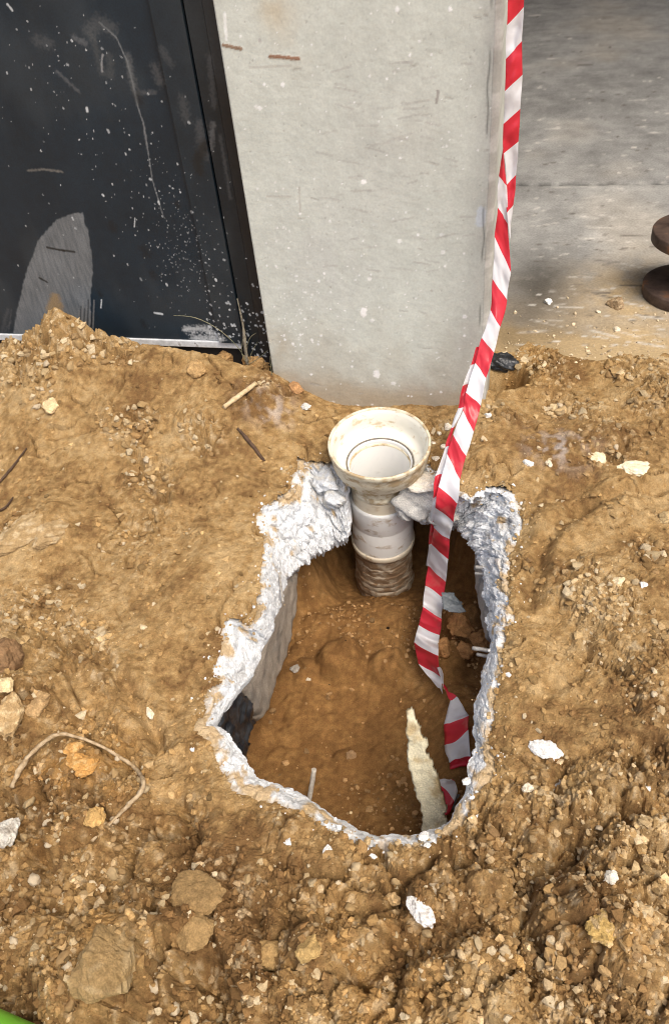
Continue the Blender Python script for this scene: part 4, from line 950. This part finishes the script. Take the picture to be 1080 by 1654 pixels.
gq = [ga + (ga - gb_) * 2.5, ga + (ga - gb_) * .8, ga, gb_, gb_ + (gb_ - ga) * 1.2, gb_ + (gb_ - ga) * 3]
gt_ = tube('lime_green_tube', gq, .034, M_green, None, 40, gq[0], 0); gt_.location = gq[0]
tagp(gt_, 'bright lime green plastic tube poking in at the bottom left corner', 'tube')

# ------------------------------------------------------------------ individual stones and clods
used_spots = []
def place(name, u, v, r_px, colr, label, cat, group=None, seed=0, squash=.75, sink=.35, rough=.18, col2=None, sub=4, stretch=1.0, rot=None, lo=.5, on='g', mat=M_crumb):
    p = G(u, v) if on == 'g' else (P(u, v) if on == 'p' else onz(u, v, 0))
    s = r_px * depth_at(p) / F; r = np.random.default_rng(seed + 9000)
    if r_px >= 20: sub = 5
    o = chunk(name, (p[0], p[1], p[2] + s * squash * (1 - 2 * sink) * .8), (s * stretch, s / stretch ** .5, s * squash), colr, mat, None, sub, seed + 900, r.uniform(0, 6.28) if rot is None else rot, rough=rough, cuts=10, lo=lo, col2=col2 if col2 is not None else tuple(np.array(colr) * 1.28), smooth=False)
    tagp(o, label, cat, group); used_spots.append((p[0], p[1], s)); return o
TAN = (.42, .31, .16); PALE = (.66, .58, .44); ORG = (.50, .27, .085); WHT = (.70, .70, .67); BRN = (.34, .21, .09); GRY = (.46, .45, .42)
place('stone', 993, 494, 15, (.30, .21, .12), 'rounded brown stone on the concrete floor left of the rusty spool', 'stone', seed=1, on='f', squash=.75, col2=(.42, .32, .20))
place('stone', 885, 489, 7.5, WHT, 'small white stone on the dark stain of the concrete floor', 'stone', seed=2, on='f')
place('stone', 965, 504, 5, PALE, 'tiny pale stone on the floor left of the brown stone', 'stone', seed=3, on='f'); place('stone', 995, 533, 6, PALE, 'pale pebble on the floor below the brown stone', 'stone', seed=4, on='f')
place('stone', 879, 1212, 22, WHT, 'white angular stone on the clay right of the pit', 'stone', seed=5, stretch=1.45, rot=-.55, squash=.5, col2=(.6, .58, .55))
place('stone', 903, 1231, 8, (.62, .48, .30), 'small tan stone touching the white angular stone', 'stone', seed=6)
place('stone', 677, 1475, 21, (.72, .71, .67), 'white chalky stone lying below the front of the pit', 'stone', seed=7, stretch=1.4, rot=-.6, squash=.55, col2=(.45, .42, .38))
place('stone', 632, 1455, 14, (.52, .36, .18), 'light brown clod upper left of the white chalky stone', 'clod', seed=8)
place('stone', 852, 1274, 10, PALE, 'pale rounded stone below the white angular stone', 'stone', seed=9)
place('stone', 900, 1268, 12, GRY, 'flat grey stone sunk in crumbs below the white angular stone', 'stone', seed=10, squash=.4); place('stone', 1044, 1274, 6, WHT, 'small white pebble near the right border level with the pit front', 'stone', seed=11)
place('stone', 988, 1423, 15, (.74, .70, .60), 'cream stone in the crumbs at lower right', 'stone', seed=12)
place('stone', 1020, 757, 22, (.76, .66, .46), 'long cream stone on the clay at upper right', 'stone', seed=13, stretch=1.5, rot=.05, squash=.4)
place('stone', 964, 740, 15, (.74, .62, .40), 'cream clod left of the long cream stone', 'clod', seed=14, squash=.5); place('stone', 853, 749, 8, WHT, 'small white stone right of the tape level with the socket', 'stone', seed=15, stretch=1.3, rot=0.1)
place('stone', 886, 750, 7, PALE, 'pale pebble beside the small white stone right of the tape', 'stone', seed=16); place('stone', 788, 672, 6, WHT, 'white pebble on the mound right of the tape', 'stone', seed=17)
place('stone', 997, 940, 12, (.68, .56, .36), 'larger pale stone right of the pit by the crumb patch', 'stone', seed=18, squash=.5); place('stone', 1038, 946, 7, WHT, 'round white pebble right of the larger pale stone', 'stone', seed=19)
place('stone', 1072, 838, 12, TAN, 'tan stone at the right border', 'stone', seed=20)
place('clod', 172, 1560, 58, (.27, .18, .08), 'big yellowish boulder of clay near the bottom left corner', 'clod', seed=21, squash=.7, sink=.38, col2=(.34, .245, .125), sub=5, rough=.10)
place('clod', 18, 1155, 34, (.40, .27, .13), 'flat brown clay slab leaning at the left border', 'clod', seed=22, squash=.55, col2=(.55, .42, .24), sub=4, stretch=1.2)
place('clod', 62, 1140, 22, (.38, .25, .12), 'brown clay slab right of the slab at the left border', 'clod', seed=23, squash=.6, sub=4)
place('clod', 12, 1110, 16, (.62, .48, .27), 'pale clay clod above the flat clay slab at the left border', 'clod', seed=24); place('clod', 6, 1068, 34, (.20, .12, .06), 'dark brown round lump cut by the left border', 'clod', seed=25, squash=.9, sink=.3, sub=4, rough=.08, lo=.8)
place('clod', 120, 1213, 17, ORG, 'orange clay clod inside the root loop, upper one', 'clod', seed=26, col2=(.56, .36, .15)); place('clod', 132, 1236, 26, ORG, 'largest orange clay clod inside the root loop', 'clod', seed=27, squash=.6, col2=(.56, .36, .15), sub=4)
place('clod', 154, 1322, 17, (.46, .29, .11), 'brown clod under the lower arm of the root loop', 'clod', seed=28); place('stone', 12, 1345, 24, (.58, .55, .48), 'greyish white stone at the left border below the root', 'stone', seed=29, squash=.8, col2=(.40, .36, .30), sub=4)
place('clod', 975, 1497, 30, (.46, .31, .11), 'yellow orange clay clod in the lower right loose earth', 'clod', seed=30, squash=.65, col2=(.58, .42, .22), sub=4); place('clod', 500, 1535, 24, (.40, .27, .11), 'knobbly orange brown clod low in the middle foreground', 'clod', seed=31, sub=4, rough=.10)
place('clod', 838, 1557, 14, (.52, .33, .13), 'ochre clod low in the foreground right of centre', 'clod', seed=32); place('clod', 430, 1545, 26, (.32, .21, .09), 'brown clod left of the knobbly orange brown clod', 'clod', seed=33, rough=.10)
place('clod', 320, 1440, 44, (.255, .165, .072), 'wide smooth clay lump in the crumbs below left of the pit', 'clod', seed=34, squash=.42, sink=.47, sub=4, rough=.10); place('clod', 310, 1500, 34, (.27, .175, .076), 'clay lump just below the wide smooth clay lump', 'clod', seed=35, squash=.5, sink=.46, sub=4, rough=.10)
place('plaster_piece', 35, 862, 36, (.34, .235, .115), 'long crumbled clay plate standing at the left border', 'clod', seed=36, stretch=1.7, rot=1.0, squash=.45, col2=(.48, .37, .22), sub=4)
place('plaster_piece', 78, 862, 28, (.36, .25, .125), 'broken clay plate right of the long crumbled clay plate', 'clod', seed=37, stretch=1.3, rot=1.3, squash=.5, col2=(.48, .37, .22), sub=4)
place('clod', 109, 553, 13, (.68, .54, .33), 'large pale clod high on the heap by the door', 'clod', seed=38); place('clod', 97, 507, 10, (.66, .52, .31), 'pale clod on the very top of the heap by the door', 'clod', seed=39)
place('clod', 85, 658, 15, (.62, .47, .27), 'pale clod on the lower flank of the door heap', 'clod', seed=40); place('clod', 478, 628, 14, (.36, .20, .09), 'brown clod at the foot of the pillar corner', 'clod', seed=41)
place('clod', 365, 585, 26, (.40, .25, .11), 'rounded brown lump between the door strip and the pillar', 'clod', seed=42, sub=4); place('clod', 415, 592, 24, (.42, .26, .11), 'rounded clay lump against the left pillar edge', 'clod', seed=43, sub=4)
place('clod', 320, 598, 18, (.42, .27, .12), 'brown lump below the white end of the door strip', 'clod', seed=44); place('stone', 495, 657, 9, (.52, .50, .46), 'small grey stone on the earth between pillar and pipe', 'stone', seed=45, squash=.5)
place('clod', 232, 561, 14, (.46, .32, .16), 'clod on the heap edge under the white door strip', 'clod', seed=46)
place('stone', 242, 1152, 9, (.70, .62, .46), 'cream pointed stone in the groove left of the pit', 'stone', seed=47, stretch=1.5, rot=-1.0)
for i, (u, v, r) in enumerate([(745,1015,24),(716,1050,18),(775,1035,20),(752,1052,16)]):
    place('clod', u, v, r, (.36, .19, .075), ['brown orange clod in the pit, right of the tape, highest', 'brown clod in the pit touching the tape from the right', 'brown clod in the pit under the right steel stubs', 'brown clod in the pit, lowest of those right of the tape'][i], 'clod', None, 60 + i, .8, .3, on='p', sub=4)
place('stone', 566, 1222, 9, (.30, .19, .10), 'small brown stone lying in the middle of the pit floor', 'stone', seed=70, on='p'); place('stone', 476, 1082, 9, (.30, .27, .23), 'grey stone at the left end of the pit lumps', 'stone', seed=71, on='p'); place('stone', 498, 1098, 4.5, PALE, 'tiny pale pebble on the left pit floor', 'stone', seed=72, on='p')
for i, (u, v, r) in enumerate([(723,690,7),(708,700,5),(690,706,5),(703,742,7),(716,722,5),(700,716,4)]):
    place('mortar_crumb', u, v, r, (.72, .66, .54), 'small pale mortar crumb between the pipe socket and the tape', 'crumb', 'mortar crumbs by the socket', 75 + i)
for i, (u, v, r) in enumerate([(684,1340,9),(752,1250,8),(528,1362,9),(465,1348,8),(690,1356,6)]):
    place('concrete_fragment', u, v + 12, r, (.64, .63, .60), 'small white concrete fragment on the earth at the pit rim', 'fragment', 'white fragments along the pit rim', 85 + i, squash=.5)
# unnamed clods of the loose patches: shared shapes, each an object of its own
r5 = np.random.default_rng(99)
variants = []
for k in range(14):
    Vv, Ff = rock(3, r5, 9, .22, .5); Vv = Vv * r5.uniform(.75, 1.2, 3)
    nz = fbm(Vv[:, 0] * 2 + Vv[:, 2], Vv[:, 1] * 2 - Vv[:, 2], 1000 + k, 4, .6); Vv *= (1 + .12 * nz)[:, None]
    pal = np.array([(.40, .28, .14), (.44, .32, .17), (.34, .22, .10), (.30, .19, .085), (.48, .37, .22), (.36, .24, .11), (.54, .44, .30)][k % 7])
    variants.append(mesh_data('soil_clod', Vv, Ff, M_crumb, True, np.clip(pal * (1 + .3 * nz)[:, None], 0, 1)))
regions = [
 ('tan clod in the loose heap against the black door', (0, 300, 520, 700), 60, 4, 11),
 ('tan clod in the crumbs left of the pit', (0, 400, 700, 1120), 32, 4, 8),
 ('brown clod in the loose earth in and around the root loop', (0, 250, 1200, 1400), 42, 4, 11),
 ('tan clod in the loose earth of the bottom left foreground', (0, 400, 1400, 1645), 58, 4, 13),
 ('tan clod in the loose earth of the bottom right foreground', (420, 1075, 1400, 1645), 66, 4, 12),
 ('tan clod in the crumbs right of the pit', (830, 1075, 880, 1390), 30, 4, 9),
 ('tan clod on the clay at the upper right by the concrete floor', (800, 1075, 575, 850), 20, 4, 8)]
SP = [(x, y, s) for x, y, s in used_spots]
for lab, (u0, u1, v0, v1), cnt, ra, rb in regions:
    made = tries = 0
    while made < cnt and tries < 4000:
        tries += 1
        u, v = r5.uniform(u0, u1), r5.uniform(v0, v1); p = G(u, v)
        if lsample(p[0], p[1]) < r5.uniform(.25, .8): continue
        s = (ra + (rb - ra) * r5.random() ** 2.2) * depth_at(p) / F
        if p[1] > 1.40 and p[0] < PX1 + .02: continue
        if any((p[0] - x) ** 2 + (p[1] - y_) ** 2 < (.8 * (s + q)) ** 2 for x, y_, q in SP): continue
        vi = int(r5.integers(14)); o = link('soil_clod', variants[vi]); sq = r5.uniform(.6, .9)
        o.location = (p[0], p[1], p[2] + s * sq * .3); o.scale = (s, s * r5.uniform(.7, 1.1), s * sq); o.rotation_euler = (r5.normal() * .4, r5.normal() * .4, r5.uniform(0, 6.28))
        cw = ['tan', 'light tan', 'brown', 'dark brown', 'pale', 'mid brown', 'cream'][vi % 7]
        full = ('large ' if s > .0085 else '') + cw + lab[lab.index(' clod'):]
        tagp(o, full, 'clod', 'loose clods, ' + full); SP.append((p[0], p[1], s)); made += 1

# ------------------------------------------------------------------ countless small crumbs
def crumbs(name, cand, n_max, r_lo, r_hi, powr, hfun, dens, colfun, seed, mat, label, szfun=None):
    r = np.random.default_rng(seed)
    x, y = cand(r, n_max)
    k = r.random(len(x)) < dens(x, y); x, y = x[k], y[k]
    n_ = len(x); s = (r_lo + (r_hi - r_lo) * r.random(n_) ** powr) * (.75 + .5 * sstep(-.3, .3, fbm(x * 9, y * 9, 131, 2)))
    if szfun is not None: s = s * szfun(x, y)
    Vt = [ico(1)[0] * (1 + .34 * r.normal(size=(12, 1))).clip(.6, 1.5) * r.uniform(.7, 1.2, 3) for _ in range(12)]
    Ff = ico(1)[1]
    ty = r.integers(12, size=n_); th1 = r.uniform(0, 6.28, n_); th2 = r.normal(0, .6, n_)
    base_ = np.array(Vt)[ty]
    c_, s_2 = np.cos(th2)[:, None], np.sin(th2)[:, None]
    yy, zz2 = base_[..., 1] * c_ - base_[..., 2] * s_2, base_[..., 1] * s_2 + base_[..., 2] * c_
    c_, s_2 = np.cos(th1)[:, None], np.sin(th1)[:, None]
    xx2, yy = base_[..., 0] * c_ - yy * s_2, base_[..., 0] * s_2 + yy * c_
    z = hfun(x, y)
    VV = np.stack([xx2 * s[:, None] + x[:, None], yy * s[:, None] + y[:, None], zz2 * s[:, None] * .8 + (z + s * .25)[:, None]], -1)
    FF = (Ff[None] + (np.arange(n_) * 12)[:, None, None]).reshape(-1, 3)
    cc = np.repeat(colfun(x, y, r)[:, None, :], 12, 1)
    o = link(name, mesh_data(name, VV.reshape(-1, 3), FF, mat, False, np.clip(cc.reshape(-1, 3), 0, 1)))
    tagp(o, label, kind='stuff'); return o
def cand_g(r, n_):
    u, v = r.uniform(-30, 1110, n_), 500 + 1180 * r.random(n_) ** .9
    d = np.stack([u - IW / 2, v - IH / 2, np.full(n_, F)], 0); d = RC.T @ d
    t = -CAM[2] / d[2]; x, y = d[0] * t, d[1] * t
    ok = (x > -1.28) & (x < .42) & (y > .16) & (y < 1.62) & ~((y > 1.40) & (x < PX1 + .015))
    x, y = x[ok], y[ok]
    ok = (poly_sd(x, y, OUT_POLY) > .006) & (np.hypot(x - PIPE_AX0[0], y - PIPE_AX0[1]) > .07)
    return x[ok], y[ok]
def col_g(x, y, r):
    pal = np.array([(.38, .27, .14), (.46, .35, .20), (.32, .21, .095), (.27, .17, .075), (.52, .42, .27), (.64, .56, .43), (.22, .13, .06)])
    i_ = np.clip(np.searchsorted(gx, x), 0, len(gx) - 1); j_ = np.clip(np.searchsorted(gy, y), 0, len(gy) - 1)
    c = GC[i_, j_] * (1.08 + .22 * r.normal(size=(len(x), 1))).clip(.6, 1.6)
    pk = r.random(len(x)) < (.08 + .22 * sstep(.6, .8, y) * lsample(x, y))
    c[pk] = pal[r.choice([1, 1, 4, 4], pk.sum())]
    dk_ = 1.0; w_ = 1.0
    hp = (near(80, 600, 150, x, y) + near(960, 960, 90, x, y) + near(930, 690, 130, x, y) + near(1000, 1400, 160, x, y)).clip(0, 1)[:, None]
    c = c + (np.array([.58, .45, .26]) - c) * hp * .5 * (r.random((len(x), 1)) < .6)
    return c * (1 + .08 * r.normal(size=(len(x), 1)))
crumbs('loose_soil_crumbs', cand_g, 100000, .0008, .0056, 4.0, hsample, lambda x, y: .14 + lsample(x, y) ** 1.1 * np.clip((.62 + .38 * sstep(.6, .75, y)) * sstep(-.15, .25, fbm(x * 13, y * 13, 130, 3)) + .6 * near(90, 590, 170, x, y), 0, .95), col_g, 5, M_crumb, 'countless fine crumbs of tan earth scattered over the clay', lambda x, y: 1 + .7 * sstep(.68, .95, y) * lsample(x, y))
def cand_p(r, n_):
    x, y = r.uniform(-.5, .12, n_), r.uniform(.45, 1.15, n_); return x, y
def pidx(x, y): return np.clip(((x - qx[0]) / .003).astype(int), 0, len(qx) - 1), np.clip(((y - qy[0]) / .003).astype(int), 0, len(qy) - 1)
crumbs('pit_crumbs', cand_p, 9000, .0012, .0055, 2.6, lambda x, y: QH[pidx(x, y)], lambda x, y: .03 + .8 * PL[pidx(x, y)], lambda x, y, r: np.array([.36, .22, .10]) * (1 + .3 * r.normal(size=(len(x), 1))), 6, M_crumb, 'fine brown crumbs on the pit floor')
def cand_f(r, n_):
    x = r.uniform(-.05, .6, n_); y = 1.60 + .5 * r.random(n_) ** 2.5; return x, y
crumbs('floor_crumbs', cand_f, 1500, .0012, .005, 3, lambda x, y: np.full(len(x), .0005), lambda x, y: .8 * sstep(2.0, 1.62, y), lambda x, y, r: np.array([.56, .46, .31]) * (1 + .25 * r.normal(size=(len(x), 1))), 8, M_crumb, 'fine earth crumbs strewn on the concrete floor')

def cand_r(r, n_):
    i = r.integers(nR, size=n_); d = r.normal(.006, .012, n_)
    x, y = O[i, 0] + nrm[i, 0] * d, O[i, 1] + nrm[i, 1] * d
    ok = np.hypot(x - PIPE_AX0[0], y - PIPE_AX0[1]) > .075
    return x[ok], y[ok]
def rim_z(x, y):
    g_ = hsample(x, y); k = np.array([np.argmin((O[:, 0] - a_) ** 2 + (O[:, 1] - b_) ** 2) for a_, b_ in zip(x, y)])
    ins = poly_sd(x, y, OUT_POLY); return np.where(ins > 0, g_, zo[k] - .35 * (-ins) * 1.0)
crumbs('rim_crumbs', cand_r, 1100, .0008, .0038, 3.0, rim_z, lambda x, y: .9 + 0 * x, lambda x, y, r: np.where(r.random((len(x), 1)) < .25, np.array([[.74, .74, .72]]), np.array([[.44, .32, .17]])) * (1 + .15 * r.normal(size=(len(x), 1))), 9, M_crumb, 'fine white and tan crumbs along the broken slab edge')
